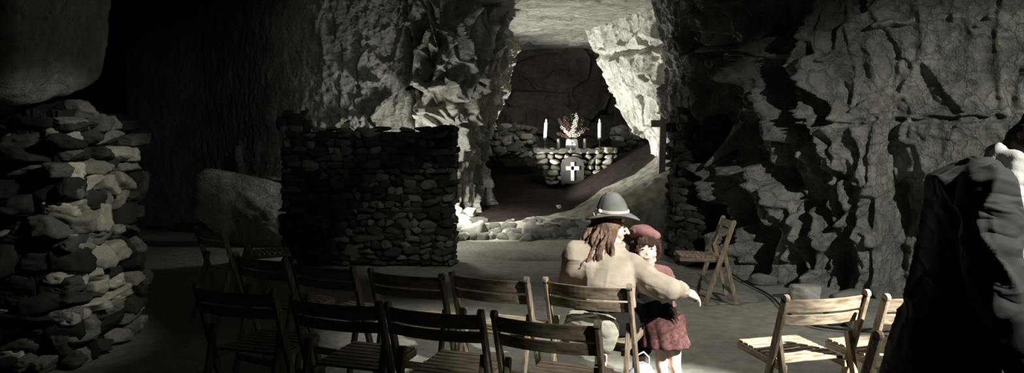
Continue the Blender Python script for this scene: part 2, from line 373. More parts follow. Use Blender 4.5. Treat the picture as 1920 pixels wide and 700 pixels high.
# right wall: tall broken blocks, deep clefts, smoother slab towards the right
CL = [([(1462, 95), (1470, 150), (1500, 215), (1505, 250)], 17, .55), ([(1478, 0), (1484, 60), (1500, 100)], 9, .35),
      ([(1330, 88), (1400, 92), (1455, 92)], 6, .3), ([(1567, 105), (1575, 160), (1602, 222)], 6, .3),
      ([(1500, 236), (1600, 228), (1640, 226), (1720, 218), (1890, 214)], 2.2, .09), ([(1345, 235), (1362, 290), (1382, 345)], 8, .35),
      ([(1405, 240), (1425, 300), (1452, 345)], 13, .45), ([(1482, 350), (1496, 420), (1512, 480), (1502, 545)], 14, .5),
      ([(1368, 345), (1384, 410), (1378, 450)], 8, .35), ([(1445, 345), (1425, 395), (1438, 450), (1428, 520)], 11, .42),
      ([(1545, 390), (1560, 450), (1552, 535)], 6, .3), ([(1592, 340), (1604, 390), (1584, 430)], 6, .25),
      ([(1350, 112), (1378, 165), (1418, 225)], 6, .25), ([(1388, 105), (1412, 160), (1436, 215)], 6, .25),
      ([(1318, 100), (1335, 190), (1340, 240)], 10, .4), ([(1475, 225), (1480, 300), (1478, 345)], 8, .35),
      ([(1365, 0), (1350, 50), (1330, 88)], 5, .25), ([(1430, 0), (1440, 50), (1452, 90)], 5, .25),
      ([(1695, 225), (1685, 262), (1700, 270)], 4, .12), ([(1655, 45), (1672, 38), (1705, 40)], 5, .14),
      ([(1625, 240), (1640, 330), (1620, 420), (1640, 500)], 3, .14), ([(1785, 32), (1788, 34)], 5, .12), ([(1832, 45), (1834, 47)], 5, .12), ([(1856, 32), (1858, 33)], 5, .12),
      ([(1540, 345), (1600, 338), (1660, 345), (1740, 340)], 2.5, .10), ([(1500, 460), (1560, 455), (1620, 450)], 2.5, .1),
      ([(1400, 470), (1410, 530)], 6, .25), ([(1463, 455), (1470, 545)], 5, .3), ([(1530, 250), (1535, 330)], 5, .2),
      ([(1300, 0), (1290, 60), (1305, 120)], 6, .25)]
def d_right(P):
    X = 960 + P[:, 0] * F / P[:, 1]; Yp = HY + (EYE - P[:, 2]) * F / P[:, 1]
    rough = 1 - 0.82 * sstep(1560, 1720, X + 0.35 * (260 - Yp) + 40 * vnoise(P * 1.2, 4))
    h1, c1 = fracture(P, (1.6, 1.6, 0.55), 11, 0.8)
    h2, c2 = fracture(P, (4.5, 4.5, 1.5), 31, 0.8)
    h3, c3 = fracture(P, (9, 9, 5), 51, 0.5)
    near = 1 - 0.8 * sstep(8.7, 9.3, P[:, 1])
    d = rough * near * (0.62 * h1 - 0.22 * (1 - c1) + 0.26 * h2 - 0.10 * (1 - c2)) + (0.25 + 0.75 * rough) * (0.055 * h3 - 0.02 * (1 - c3))
    d = d + 0.06 * fbm(P * 1.5, 7) + 0.035 * fbm(P * 8, 5)
    d = d + 0.10 * sstep(1.70, 1.74, P[:, 2] + 0.02 * vnoise(P * 3, 2)) * sstep(1500, 1600, X)
    return d - 0.8 * strokes_field(P, CL)
plan = [(3.4, 12.6), (2.65, 11.2), (2.10, 9.9), (2.38, 9.3), (2.75, 8.7), (3.05, 7.9), (3.45, 7.2), (4.1, 6.5), (5.0, 5.9), (6.2, 5.2), (7.4, 4.2), (8, 1.5), (8.0, -1.5)]
zs = [-0.1, 0.8, 1.5, 1.95, 2.4, 2.9, 3.5, 4.6]
lean = [0.25, 0.12, 0.06, 0.03, 0.0, -0.08, -0.2, -0.45]
ctrl = []
for i, (x, y) in enumerate(plan):
    row = []
    for z, l in zip(zs, lean):
        k = 1.0 if i > 2 else 0.5
        lx = l * k * (0.75 if i < 9 else 1); ly = l * k * (0.65 if i > 2 else 0.1)
        lx += {0: .1, 1: .15, 2: .15, 3: .12}.get(i, 0) * float(1 - sstep(2.7, 3.2, z))
        lx += {1: 0.7, 2: 1.15, 3: 0.85, 4: 0.35}.get(i, 0) * float(1 - sstep(1.55, 1.95, z))
        row.append((x + lx * 0.8, y + ly, z))
    ctrl.append(row)
structure(sheet('wall_right', ctrl, 720, 420, d_right, M['rock'], flip=True))

# left pillar of chalk beside the chapel mouth and the dull wall running off to the left
CL2 = [([(835, 60), (820, 130), (795, 200), (790, 240)], 7, .25), ([(868, 40), (860, 110), (850, 180)], 8, .25), ([(905, 60), (895, 140), (880, 230)], 8, .22),
       ([(780, 150), (800, 165), (825, 160)], 8, .3), ([(685, 150), (700, 158)], 6, .2),
       ([(730, 180), (700, 215), (720, 240)], 6, .15), ([(640, 235), (660, 215), (680, 222)], 5, .12),
       ([(800, 60), (780, 100), (775, 140)], 5, .2), ([(930, 50), (925, 110)], 6, .2), ([(845, 240), (840, 300)], 4, .15),
       ([(440, 330), (530, 335)], 2.5, .08), ([(450, 280), (455, 330)], 4, .1)]
def d_left(P):
    X = 960 + P[:, 0] * F / P[:, 1]
    rough = 0.22 + 0.78 * sstep(560, 700, X + 30 * vnoise(P * 1.2, 4))
    ridge = sstep(740, 800, X) * (1 - 0.6 * sstep(900, 960, X))
    h1, c1 = fracture(P, (1.9, 1.9, 1.1), 111, 0.7)
    h2, c2 = fracture(P, (6.5, 6.5, 3), 131, 0.8)
    h3, c3 = fracture(P, (11, 11, 7), 151, 0.5)
    Q = P.copy(); Q[:, 0] += 0.28 * P[:, 2]
    h4, c4 = fracture(Q, (4.2, 4.2, 1.0), 171, 0.8)
    flat = 1 - ridge
    d = rough * flat * (0.07 * h1 - 0.03 * (1 - c1) + 0.05 * h2 - 0.02 * (1 - c2)) + ridge * (0.12 * h1 + 0.20 * h4 - 0.09 * (1 - c4) + 0.06 * h2) + (0.12 + 0.88 * rough) * (0.035 * h3 - 0.01 * (1 - c3))
    d = d + 0.08 * fbm(P * 1.1, 17) * rough + 0.035 * (0.25 + 0.75 * rough) * fbm(P * 7, 15)
    return d - strokes_field(P, CL2)
plan = [(-8, 15.0), (-6.2, 14.0), (-5.0, 12.8), (-3.9, 11.6), (-2.9, 11.15), (-2.1, 11.1), (-1.5, 11.2), (-1.15, 11.2), (-0.85, 11.6), (-0.62, 12.2), (-0.60, 12.9), (-1.1, 14.5), (-1.7, 18.6)]
ctrl = []
for i, (x, y) in enumerate(plan):
    row = []
    for z in [-0.1, .7, 1.2, 1.8, 2.3, 2.8, 3.15, 3.5, 4.0, 4.8]:
        dx = np.interp(z, [0.9, 1.2, 1.87, 2.33, 3.08, 3.45, 4.0, 4.8], [0, 0, .13, .38, .60, .48, -.40, -.6])
        w = {7: .25, 8: .6, 9: 1, 10: 1, 11: .5}.get(i, 0)
        ly = -0.12 * max(z - 1.0, 0) * (1 if i > 3 else 0.3) if i < 8 else 0
        row.append((x + dx * w, y + ly, z))
    ctrl.append(row)
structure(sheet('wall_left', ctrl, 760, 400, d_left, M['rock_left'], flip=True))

# chapel roof, sloping bedded rock
def d_roof(P):
    h1, c1 = fracture(P, (0.8, 1.6, 0.8), 211, 0.5)
    h2, c2 = fracture(P, (2.4, 5.5, 2), 231, 0.4)
    return 0.12 * h1 - 0.03 * (1 - c1) + 0.05 * h2 - 0.012 * (1 - c2) + 0.10 * fbm(P * np.array([0.9, 4.5, 1]), 3, 5)
ctrl = [[(x, y, 4.3 if y < 10.5 else 3.72 + 0.16 * max(0, (13.5 - y)) * 0.5 + (0.05 * math.sin(x * 1.4))) for y in (10.2, 10.9, 11.8, 13, 14.5, 16, 17.6, 18.6)] for x in (-4, -2.5, -1, 0.5, 2, 3.5, 5)]
structure(sheet('ceiling_chapel', ctrl, 260, 260, d_roof, M['rock_roof'], flip=True))
ctrl = [[(x, y, 4.35 + 0.12 * math.sin(x + y)) for y in (-1.6, 1, 3.5, 6, 8.5, 10.6)] for x in (-8.2, -5, -2, 1, 4, 8.2)]
structure(sheet('ceiling', ctrl, 160, 120, lambda P: 0.12 * fracture(P, (0.9, 0.9, 1), 77)[0] + 0.05 * fbm(P * 2, 1), M['rock_dim'], flip=True))

# chapel back wall
CL3 = [([(1128, 165), (1118, 195), (1100, 222)], 4, .2), ([(1150, 160), (1172, 235)], 12, .5), ([(985, 140), (1010, 165), (1040, 172)], 3, .1), ([(1085, 205), (1060, 190)], 3, .1)]
def d_back(P):
    h1, c1 = fracture(P, (0.7, 0.7, 0.9), 311, 0.8); h2, c2 = fracture(P, (2.2, 2.2, 2.6), 331, 0.6)
    return 0.35 * h1 - 0.05 * (1 - c1) + 0.09 * h2 - 0.02 * (1 - c2) + 0.05 * fbm(P * 3, 9) - strokes_field(P, CL3)
ctrl = [[(x, 17.3 + 0.15 * abs(x) - 0.25 * (z - 1.5) * 0.5, z) for z in (0.3, 1.2, 2.1, 3.0, 4.2)] for x in (-3.5, -2, -1, 0, 1, 2, 3, 4.5)]
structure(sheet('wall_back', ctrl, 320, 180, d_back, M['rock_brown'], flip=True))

# bright leaning right wall of the chapel
LE = [(1070, -20, 14.3), (1095, 40, 14.2), (1112, 90, 14.2), (1130, 130, 14.1), (1152, 175, 14.0), (1172, 225, 13.9), (1196, 246, 13.7), (1222, 264, 13.4), (1228, 300, 13.2), (1226, 345, 13.0)]
def d_col(P):
    h1, c1 = fracture(P, (1.3, 1.3, 1.0), 411, 0.7); h2, c2 = fracture(P, (4, 4, 2.2), 431, 0.6)
    X = 960 + P[:, 0] * F / P[:, 1]; Yp = HY + (EYE - P[:, 2]) * F / P[:, 1]
    led = 0.10 * np.exp(-((Yp - (100 - 0.12 * (X - 1150))) / 6) ** 2)
    return 0.14 * h1 - 0.04 * (1 - c1) + 0.07 * h2 - 0.02 * (1 - c2) + 0.03 * fbm(P * 6, 19) + led
ctrl = []
cols = [(-1,), (0,), (1,), (2,), (3,), (4,)]
for k in range(6):
    row = []
    for (px, py, d) in LE:
        p = at(px, py, d)
        if k == 0: q = p + Vector((0.35, 1.2, 0.0))
        elif k == 1: q = p + Vector((0.02, 0.05, 0.0))
        else:
            t = (k - 1) / 4; nr = at(1262 + 8 * (py < 100), py, 12.2); q = p.lerp(nr, t); q.x += 0.0; q.y -= 0.25 * math.sin(math.pi * t)
            if k == 5: q.x += 0.5
        q.z = p.z if k < 2 else q.z
        row.append(tuple(q))
    ctrl.append(row)
# extend down to the ground
for row in ctrl:
    x, y, z = row[-1]; row.append((x + 0.05, y, z - 0.7))
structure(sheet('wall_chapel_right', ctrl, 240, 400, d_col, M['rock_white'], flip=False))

# dark end of the hall on the far left, and the walls behind the camera
ctrl = [[(-8.2 + 0.2 * math.sin(y), y, z) for z in (-0.1, 1.5, 3, 4.6)] for y in (-1.6, 1, 3, 5, 7, 9, 11)]
structure(sheet('wall_far_left', ctrl, 120, 60, lambda P: 0.2 * fbm(P * 1.2, 6), M['rock_dim'], flip=False))
ctrl = [[(x, -1.6, z) for z in (-0.1, 1.5, 3, 4.6)] for x in (-8.3, -4, 0, 4, 8.3)]
structure(sheet('wall_front', ctrl, 80, 40, lambda P: 0.15 * fbm(P * 1.2, 6), M['rock_dim'], flip=False))

# big smooth boulder hanging over the flint pier, top left
def blob(name, c, size, seed, mat, sub=6, npl=9, p=9, rough=0.04, rot=0.0, parent=None, crag=0.0, tone=0.5):
    v, f = stone(size, seed, sub, npl, p, rough)
    R = np.array(Matrix.Rotation(rot, 3, 'Y')); v = v @ R.T + np.array(c)
    if crag:
        h, cc = fracture(v, (5, 5, 5), seed); n = v - np.array(c); n /= np.linalg.norm(n, axis=1, keepdims=True); v = v + n * (crag * (h - 0.4 * (1 - cc)))[:, None]
    return mesh_obj(name, v, f, mat, parent, True, np.full(len(v), tone))
structure(blob('wall_bulge_left', at(2, 5, 4.9), (0.98, 1.3, 1.55), 5, M['rock_left'], 6, 6, 7, 0.05, 0.12, crag=0.02))
# rock behind the flint pier at the left edge
structure(blob('wall_shoulder_left', at(-30, 460, 5.4), (0.95, 0.8, 2.4), 8, M['rock_left'], 6, 8, 8, 0.05, 0.0, crag=0.03))
# pale rock slab low at the end of the left wall
structure(blob('wall_slab_left', at(520, 415, 10.7), (2.6, 0.45, 1.2), 12, M['rock_left'], 6, 9, 30, 0.05, 0.2, crag=0.03))

# ------------------------------------------------------------------ drystone piers and walls
def rubble_wall(name, x0, x1, y, depth, z0, z1, sz, seed, mat, label, top_fn=None, side_jag=0.06, tone_fn=None, sub=3, gap=1.0, face_amp=0.03):
    root = thing(name, ((x0 + x1) / 2, y + depth / 2, z0), label, 'wall')
    rs = random.Random(seed); pk = Pack(); ox, oy = (x0 + x1) / 2, y + depth / 2
    z = z0; n = 0
    while z < z1 - sz * 0.2:
        h = sz * rs.uniform(0.5, 1.05)
        faces = [('f', x0, x1), ('l', 0, depth), ('r', 0, depth)]
        for kind, a, b in faces:
            u = a - rs.uniform(0, sz * 0.5) if kind == 'f' else a
            while u < b:
                w = sz * rs.uniform(0.7, 2.4); w = min(w, b - u + sz * 0.5)
                zc = z + h / 2 + rs.uniform(-0.15, 0.15) * h
                uc = u + w / 2
                zt = top_fn(uc) if (top_fn and kind == 'f') else z1
                hh = h * rs.uniform(0.8, 1.35)
                if zc + hh * 0.5 < zt + 0.05:
                    v, f = stone((w * gap * 1.08, sz * 1.5, hh * gap * 1.12), seed * 1000 + n, sub, 7, 26, 0.16); n += 1
                    R = np.array(Matrix.Rotation(rs.uniform(-0.22, 0.22), 3, 'Y') @ Matrix.Rotation(rs.uniform(-0.25, 0.25), 3, 'Z')); v = v @ R.T
                    j = rs.uniform(-face_amp, face_amp)
                    if kind == 'f': c = (uc - ox, y + sz * 0.35 + j - oy, zc - z0)
                    elif kind == 'l': c = (x0 + sz * 0.3 - rs.uniform(0, side_jag) - ox, y + uc - oy, zc - z0); v = v[:, [1, 0, 2]]; f = f[:, ::-1]
                    else: c = (x1 - sz * 0.3 + rs.uniform(0, side_jag) - ox, y + uc - oy, zc - z0); v = v[:, [1, 0, 2]]; f = f[:, ::-1]
                    tn = tone_fn(uc, zc, rs) if tone_fn else rs.random() ** 2
                    pk.add(v + np.array(c), f, tn)
                u += w * rs.uniform(0.92, 1.05)
        z += h * 0.95
    pk.obj('stonework', mat, root)
    bm = bmesh.new(); m = sz * 0.2
    g = bmesh.ops.create_cube(bm, size=1)['verts']
    for v in g: v.co = Vector((v.co.x * (x1 - x0 - 2 * m), v.co.y * (depth - 2 * m * 0.9), (v.co.z + 0.5) * (z1 - z0 - 0.03)))
    bmesh.ops.subdivide_edges(bm, edges=bm.edges[:], cuts=12, use_grid_fill=True)
    for v in bm.verts:
        v.co += Vector((rs.uniform(-1, 1), rs.uniform(-1, 1), rs.uniform(-1, 0.3))) * 0.015
    bm_obj('mortar_core', bm, M['mortar'], root)
    return root
# low rubble wall left of the chapel
p0, p1 = at(535, 497, 9.0), at(848, 497, 9.0)
wall_a = rubble_wall('rubble_wall', p0.x, p1.x - 0.04, 9.0, 0.45, 0.0, 1.70, 0.105, 21, M['rubble'],
            'low dark rubble stone wall with level top, left of the chapel opening', tone_fn=lambda u, z, r: (0.10 + 0.9 * r.random() ** 2.2))
# taller stump of stones heaped at the left end of that wall
root = thing('rubble_heap', (at(550, 240, 9.2).x, 9.2, 1.62), 'black heap of stones on the left end of the low rubble wall', 'stone')
pk = Pack()
for i, (px, py, s) in enumerate([(535, 232, .22), (560, 225, .26), (540, 216, .18), (578, 233, .16), (572, 212, .12), (552, 240, .24), (525, 225, .12)]):
    v, f = stone((s, s, s * 0.8), 700 + i, 3); c = at(px, py, 9.2) - Vector(root.location); pk.add(v + np.array(c), f, 0.1)
pk.obj('stone_pile', M['rubble'], root)
# dark pier on the right of the chapel
p0, p1 = at(1252, 480, 9.0), at(1360, 480, 9.0)
rubble_wall('rubble_pier', p0.x + 0.21, p1.x, 9.0, 0.7, 0.0, 1.93, 0.13, 33, M['rubble'],
            'dark drystone pier right of the chapel, beside the leaning wooden cross', top_fn=lambda u: 1.93 - 0.5 * max(0, u - 2.3) - (0.25 if u < 2.0 else 0), tone_fn=lambda u, z, r: 0.06 + 0.4 * r.random() ** 2.5)
# near flint pier on the left
p0, p1 = at(12, 480, 4.9), at(262, 480, 5.85)
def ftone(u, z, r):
    k = max(0.0, min(1.0, (u - p0.x) / (p1.x - p0.x)))  # raking light put into the stone tone: front darkens leftwards, sides stay bright
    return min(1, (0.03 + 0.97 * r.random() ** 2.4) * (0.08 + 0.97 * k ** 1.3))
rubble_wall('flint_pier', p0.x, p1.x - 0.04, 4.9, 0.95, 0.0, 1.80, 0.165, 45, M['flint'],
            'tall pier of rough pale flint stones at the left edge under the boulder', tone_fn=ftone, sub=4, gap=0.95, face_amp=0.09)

# rubble bank at the back of the chapel, left and right of the altar
def bank(name, pts, seed, label, mat, n, s0, s1):
    rs = random.Random(seed); c0 = at(*pts[0]); root = thing(name, (c0.x, c0.y, float(chapel_z(c0.x, c0.y))), label, 'stone bank'); pk = Pack()
    for i in range(n):
        px, py, d = pts[1][0] + rs.random() * (pts[2][0] - pts[1][0]), pts[1][1] + rs.random() * (pts[2][1] - pts[1][1]), pts[0][2] + rs.uniform(-0.25, 0.25)
        s = rs.uniform(s0, s1); v, f = stone((s * 1.5, s, s * 0.9), seed * 100 + i, 3)
        R = np.array(Matrix.Rotation(rs.uniform(-0.4, 0.4), 3, 'Y')); pk.add(v @ R.T + np.array(at(px, py, d) - root.location), f, 0.15 + 0.6 * rs.random() ** 2)
    pk.obj('stonework', mat, root); return root
bank('stone_bank', ((950, 270, 15.6), (908, 238), (1000, 292)), 61, 'dark rubble bank behind and left of the altar', M['flint'], 230, 0.08, 0.22)
bank('stone_bank', ((1190, 250, 15.6), (1150, 240), (1225, 268)), 62, 'row of rubble stones behind and right of the altar', M['kerb'], 60, 0.12, 0.24)
# dark low retaining wall right of the altar
p0, p1 = at(1150, 262, 14.6), at(1222, 262, 14.6)
rubble_wall('retaining_wall', p0.x + 0.12, p1.x + 0.3, 14.6, 0.5, 0.7, at(1180, 264, 14.6).z, 0.16, 71, M['rubble'], 'black low stone wall between the altar and the pale rock face', tone_fn=lambda u, z, r: 0.05 + 0.1 * r.random())

# ------------------------------------------------------------------ kerb of loose stones in front of the chapel
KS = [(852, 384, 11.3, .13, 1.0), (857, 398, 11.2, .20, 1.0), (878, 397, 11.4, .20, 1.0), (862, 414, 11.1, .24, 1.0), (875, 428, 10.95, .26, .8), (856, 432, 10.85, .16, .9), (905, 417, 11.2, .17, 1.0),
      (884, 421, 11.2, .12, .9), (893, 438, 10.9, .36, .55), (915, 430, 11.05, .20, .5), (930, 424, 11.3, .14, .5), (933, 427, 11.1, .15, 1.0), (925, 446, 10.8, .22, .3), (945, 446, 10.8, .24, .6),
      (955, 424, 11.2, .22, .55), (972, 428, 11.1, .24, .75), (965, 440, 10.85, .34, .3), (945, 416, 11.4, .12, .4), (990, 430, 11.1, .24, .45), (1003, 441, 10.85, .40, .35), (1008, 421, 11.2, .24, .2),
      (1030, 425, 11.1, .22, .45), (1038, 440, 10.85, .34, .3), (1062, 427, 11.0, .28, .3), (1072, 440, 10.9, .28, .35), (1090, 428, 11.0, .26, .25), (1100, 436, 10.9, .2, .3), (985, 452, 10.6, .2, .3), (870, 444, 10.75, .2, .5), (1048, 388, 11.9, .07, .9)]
def kerb_label(i, px, py, s, tn):
    tone = 'white' if tn > 0.85 else 'pale grey' if tn > 0.5 else 'grey'
    size = 'tiny' if s < 0.1 else 'small' if s < 0.18 else 'mid-sized' if s < 0.28 else 'large'
    return '%s %s kerb stone, ' % (size, tone)
where = ['topmost at the left end against the rubble wall', 'second from the top at the left end', 'standing alone right of the top left stones', 'middle of the left end pile', 'bottom of the left end pile',
 'touching the foot of the rubble wall', 'pointed, standing up alone behind the front row', 'wedged right of the left end pile', 'broad one at the front near the left end', 'right of the broad front one',
 'half hidden in the back row', 'bright one in the middle of the back row', 'low one under the bright middle stone', 'leaning under the bright middle stone', 'slanted, left of the twin slanted ones',
 'slanted, second of the twin slanted ones', 'wide flat one under the twin slanted ones', 'dark low one behind the bright middle stone', 'left foot of the triangular stone', 'tall triangular one near the middle',
 'dark, behind the triangular stone', 'right of the triangular stone, back row', 'right of the triangular stone, front row', 'back row, left of the felt hat', 'front row, left of the felt hat', 'rearmost beside the felt hat',
 'last one, partly behind the felt hat', 'lowest in front of the middle of the row', 'lowest in front of the left end', 'lying alone on the pale bank behind the row']
rs = random.Random(5)
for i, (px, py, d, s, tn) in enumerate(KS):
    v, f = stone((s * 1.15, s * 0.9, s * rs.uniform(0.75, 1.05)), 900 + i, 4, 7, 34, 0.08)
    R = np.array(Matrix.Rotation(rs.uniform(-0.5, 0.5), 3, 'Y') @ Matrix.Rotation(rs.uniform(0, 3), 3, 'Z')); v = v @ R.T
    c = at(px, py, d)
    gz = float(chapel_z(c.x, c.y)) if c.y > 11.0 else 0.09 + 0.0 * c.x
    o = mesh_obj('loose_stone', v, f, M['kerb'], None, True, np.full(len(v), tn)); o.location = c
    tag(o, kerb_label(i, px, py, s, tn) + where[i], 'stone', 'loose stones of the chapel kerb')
# packed lower course that carries the loose stones
pk = Pack(); rs = random.Random(9)
root = thing('kerb_base', (0.1, 11.0, 0.05), 'packed rubble footing under the loose kerb stones at the chapel edge', 'kerb')
for i in range(150):
    x = rs.uniform(-0.95, 1.55); y = rs.uniform(10.72, 11.12); zt = 0.08 + (y - 10.7) * 0.55
    s = rs.uniform(0.12, 0.24); v, f = stone((s * 1.3, s, s * 0.85), 1500 + i, 3, 7, 24, 0.08); pk.add(v + np.array((x - 0.1, y - 11.0, zt - 0.05 - rs.uniform(0, 0.05))), f, rs.uniform(0.0, 0.18))
pk.obj('footing', M['kerb'], root)
# pale stones at the foot of the right wall
for i, (px, py, d, s, lab) in enumerate([(1518, 548, 7.0, .42, 'pale flat slab of rock at the foot of the right wall, leftmost of its row'), (1560, 556, 6.9, .34, 'grey rock lump at the foot of the right wall, next to the pale flat slab'),
        (1594, 554, 6.8, .36, 'grey rock lump at the wall foot above the right folding chair'), (1626, 590, 6.0, .34, 'rough rock seen between the slats of the right folding chair'), (1575, 596, 6.2, .28, 'small rough rock below the slats of the right folding chair'), (1430, 528, 7.8, .3, 'dark rock lump at the wall foot beyond the cable')]):
    v, f = stone((s, s * 0.8, s * 0.5), 1300 + i, 4, 9, 16, 0.06); c = at(px, py, d)
    o = mesh_obj('loose_stone', v, f, M['kerb'], None, True, np.full(len(v), 0.75 if i == 0 else 0.25)); o.location = (c.x, c.y, max(s * 0.2, c.z)); tag(o, lab, 'stone')
    o.location.z = s * 0.19

# ------------------------------------------------------------------ altar
ac = at(1074, 347, 14.5); AX = ac.x; AZ = float(chapel_z(1.0, 14.5)) + 0.0; AZ = at(1074, 347, 14.3).z
altar = thing('stone_altar', (AX, 14.5, AZ), 'rubble stone altar with a white cross on its front, centre of the chapel', 'altar')
pk = Pack(); rs = random.Random(14); Hh = 0.66; n = 0
z = 0.0
while z < Hh - 0.04:
    h = rs.uniform(0.09, 0.15); k = z / Hh; half = 0.50 + 0.27 * sstep(0.1, 0.75, k)
    for side in ('f', 'l', 'r'):
        u = -half if side == 'f' else 0.0; e = half if side == 'f' else 0.75
        while u < e:
            w = rs.uniform(0.12, 0.26); w = min(w, e - u + 0.08)
            v, f = stone((w * 0.98, 0.2, h * 1.02), 2000 + n, 3, 10, 12, 0.06); n += 1
            R = np.array(Matrix.Rotation(rs.uniform(-0.2, 0.2), 3, 'Y')); v = v @ R.T
            if side == 'f': c = (u + w / 2, -0.38 + rs.uniform(-0.03, 0.03), z + h / 2)
            else:
                v = v[:, [1, 0, 2]]; f = f[:, ::-1]; c = ((-half if side == 'l' else half) * 0.93, -0.35 + u + w / 2, z + h / 2)
            pk.add(v + np.array(c), f, 0.15 + 0.85 * rs.random()); u += w
    z += h * 0.96
pk.obj('altar_body', M['altar_stone'], altar)
bm = bmesh.new(); beam(bm, (-0.80, 0, Hh + 0.02), (0.80, 0, Hh + 0.02), 0.92, 0.07, Vector((0, 1, 0)), bev=0.02)
bmesh.ops.subdivide_edges(bm, edges=[e for e in bm.edges if e.calc_length() > 0.3], cuts=20, use_grid_fill=True)
for v in bm.verts:
    if abs(v.co.y) > 0.4 or abs(v.co.x) > 0.75: v.co += Vector((rs.uniform(-1, 1), rs.uniform(-1, 1), rs.uniform(-1, 1))) * 0.015
bm_obj('altar_top', bm, M['slate'], altar)
bm = bmesh.new(); beam(bm, (0, 0, 0), (0, 0, Hh - 0.02), 0.96, 0.6, bev=0.01)
bm_obj('altar_core', bm, M['mortar'], altar)
# slate plaque with white cross
bm = bmesh.new(); pts = [(-0.22, 0.0), (0.22, 0.0), (0.22, 0.36)] + [(0.22 * math.cos(t), 0.36 + 0.16 * math.sin(t)) for t in np.linspace(0.2, math.pi - 0.2, 9)] + [(-0.22, 0.36)]
vs = [bm.verts.new((x, -0.52, 0.05 + zz)) for x, zz in pts]; fc = bm.faces.new(vs); r = bmesh.ops.extrude_face_region(bm, geom=[fc])
bmesh.ops.translate(bm, verts=[g for g in r['geom'] if isinstance(g, bmesh.types.BMVert)], vec=(0, 0.06, 0))
bmesh.ops.recalc_face_normals(bm, faces=bm.faces[:])
pl = bm_obj('plaque', bm, M['slate'], altar); pl.location = (-0.05, 0, 0)
bm = bmesh.new(); beam(bm, (0, -0.535, 0.10), (0, -0.535, 0.46), 0.065, 0.03); beam(bm, (-0.12, -0.535, 0.345), (0.12, -0.535, 0.345), 0.065, 0.03, Vector((0, 0, 1)))
bm_obj('white_cross', bm, M['china'], pl)

TOPZ = AZ + Hh + 0.055
def lathe(prof, seg=20, c=(0, 0, 0)):
    v = []; f = []
    for r, z in prof:
        for k in range(seg): a = 2 * math.pi * k / seg; v.append((c[0] + r * math.cos(a), c[1] + r * math.sin(a), c[2] + z))
    for i in range(len(prof) - 1):
        for k in range(seg): f.append((i * seg + k, i * seg + (k + 1) % seg, (i + 1) * seg + (k + 1) % seg, (i + 1) * seg + k))
    f.append(tuple(range(seg))[::-1]); f.append(tuple((len(prof) - 1) * seg + k for k in range(seg)))
    return v, f
flame_mat, fb = new_mat('candle_flame'); fb.inputs['Emission Color'].default_value = (1, 0.93, 0.8, 1); fb.inputs['Emission Strength'].default_value = 6
def candle(px, label, lean_):
    x = (px - 960) * 14.35 / F; root = thing('tall_candle', (x, 14.35, TOPZ), label, 'candle', 'tall white candles on the altar')
    v, f = lathe([(0.055, 0), (0.055, 0.012), (0.02, 0.03), (0.014, 0.08), (0.024, 0.10), (0.014, 0.12), (0.014, 0.17), (0.03, 0.19), (0.055, 0.20), (0.055, 0.212), (0.03, 0.215), (0.03, 0.235)])
    mesh_obj('candlestick', v, f, M['metal'], root)
    v, f = lathe([(0.034, 0.225), (0.034, 0.52), (0.028, 0.53), (0.004, 0.532)]); v = [(a + lean_ * (c - 0.22), b, c) for a, b, c in v]
    c_ = mesh_obj('candle_stick_wax', v, f, M['wax'], root)
    v, f = lathe([(0.003, 0.53), (0.014, 0.545), (0.016, 0.56), (0.008, 0.585), (0.001, 0.60)]); v = [(a + lean_ * (c - 0.22), b, c) for a, b, c in v]
    mesh_obj('flame', v, f, flame_mat, c_)
candle(1022, 'tall white candle in a dark candlestick, left end of the altar', 0.06)
candle(1124, 'tall white candle in a dark candlestick, right end of the altar', 0.0)
for px, lab in ((1047, 'short dull candle stub just left of the white vase'), (1096, 'short dull candle stub just right of the white vase')):
    v, f = lathe([(0.028, 0), (0.03, 0.01), (0.028, 0.20), (0.02, 0.205), (0.003, 0.203)])
    root = thing('short_candle', ((px - 960) * 14.3 / F, 14.3, TOPZ), lab, 'candle', 'short candles on the altar')
    w_ = mesh_obj('wax', v, f, M['dull_wax'], root); v, f = lathe([(0.003, 0.2), (0.003, 0.225)], 8); mesh_obj('wick', v, f, M['rubber'], root)
# vase with white and red flowers
vx = (1072 - 960) * 14.25 / F
root = thing('flower_vase', (vx, 14.25, TOPZ), 'square white china vase with a small cross, holding the altar flowers', 'vase')
bm = bmesh.new(); g = bmesh.ops.create_cube(bm, size=1)['verts']
for v in g: k = 0.125 if v.co.z < 0 else 0.105; v.co = Vector((v.co.x * 2 * k, v.co.y * 0.16, (v.co.z + 0.5) * 0.20))
bmesh.ops.bevel(bm, geom=bm.edges[:], offset=0.018, segments=3, affect='EDGES'); bm_obj('vase_body', bm, M['china'], root, True)
bm = bmesh.new(); beam(bm, (0, -0.083, 0.06), (0, -0.083, 0.15), 0.012, 0.006, bev=0.001); beam(bm, (-0.03, -0.083, 0.12), (0.03, -0.083, 0.12), 0.012, 0.006, Vector((0, 0, 1)), bev=0.001)
bm_obj('cross_mark', bm, M['slate'], root)
root = thing('flower_spray', (vx, 14.25, TOPZ + 0.19), 'loose spray of white and dull red flowers with dark leaves in the vase', 'flowers')
rs = random.Random(77)
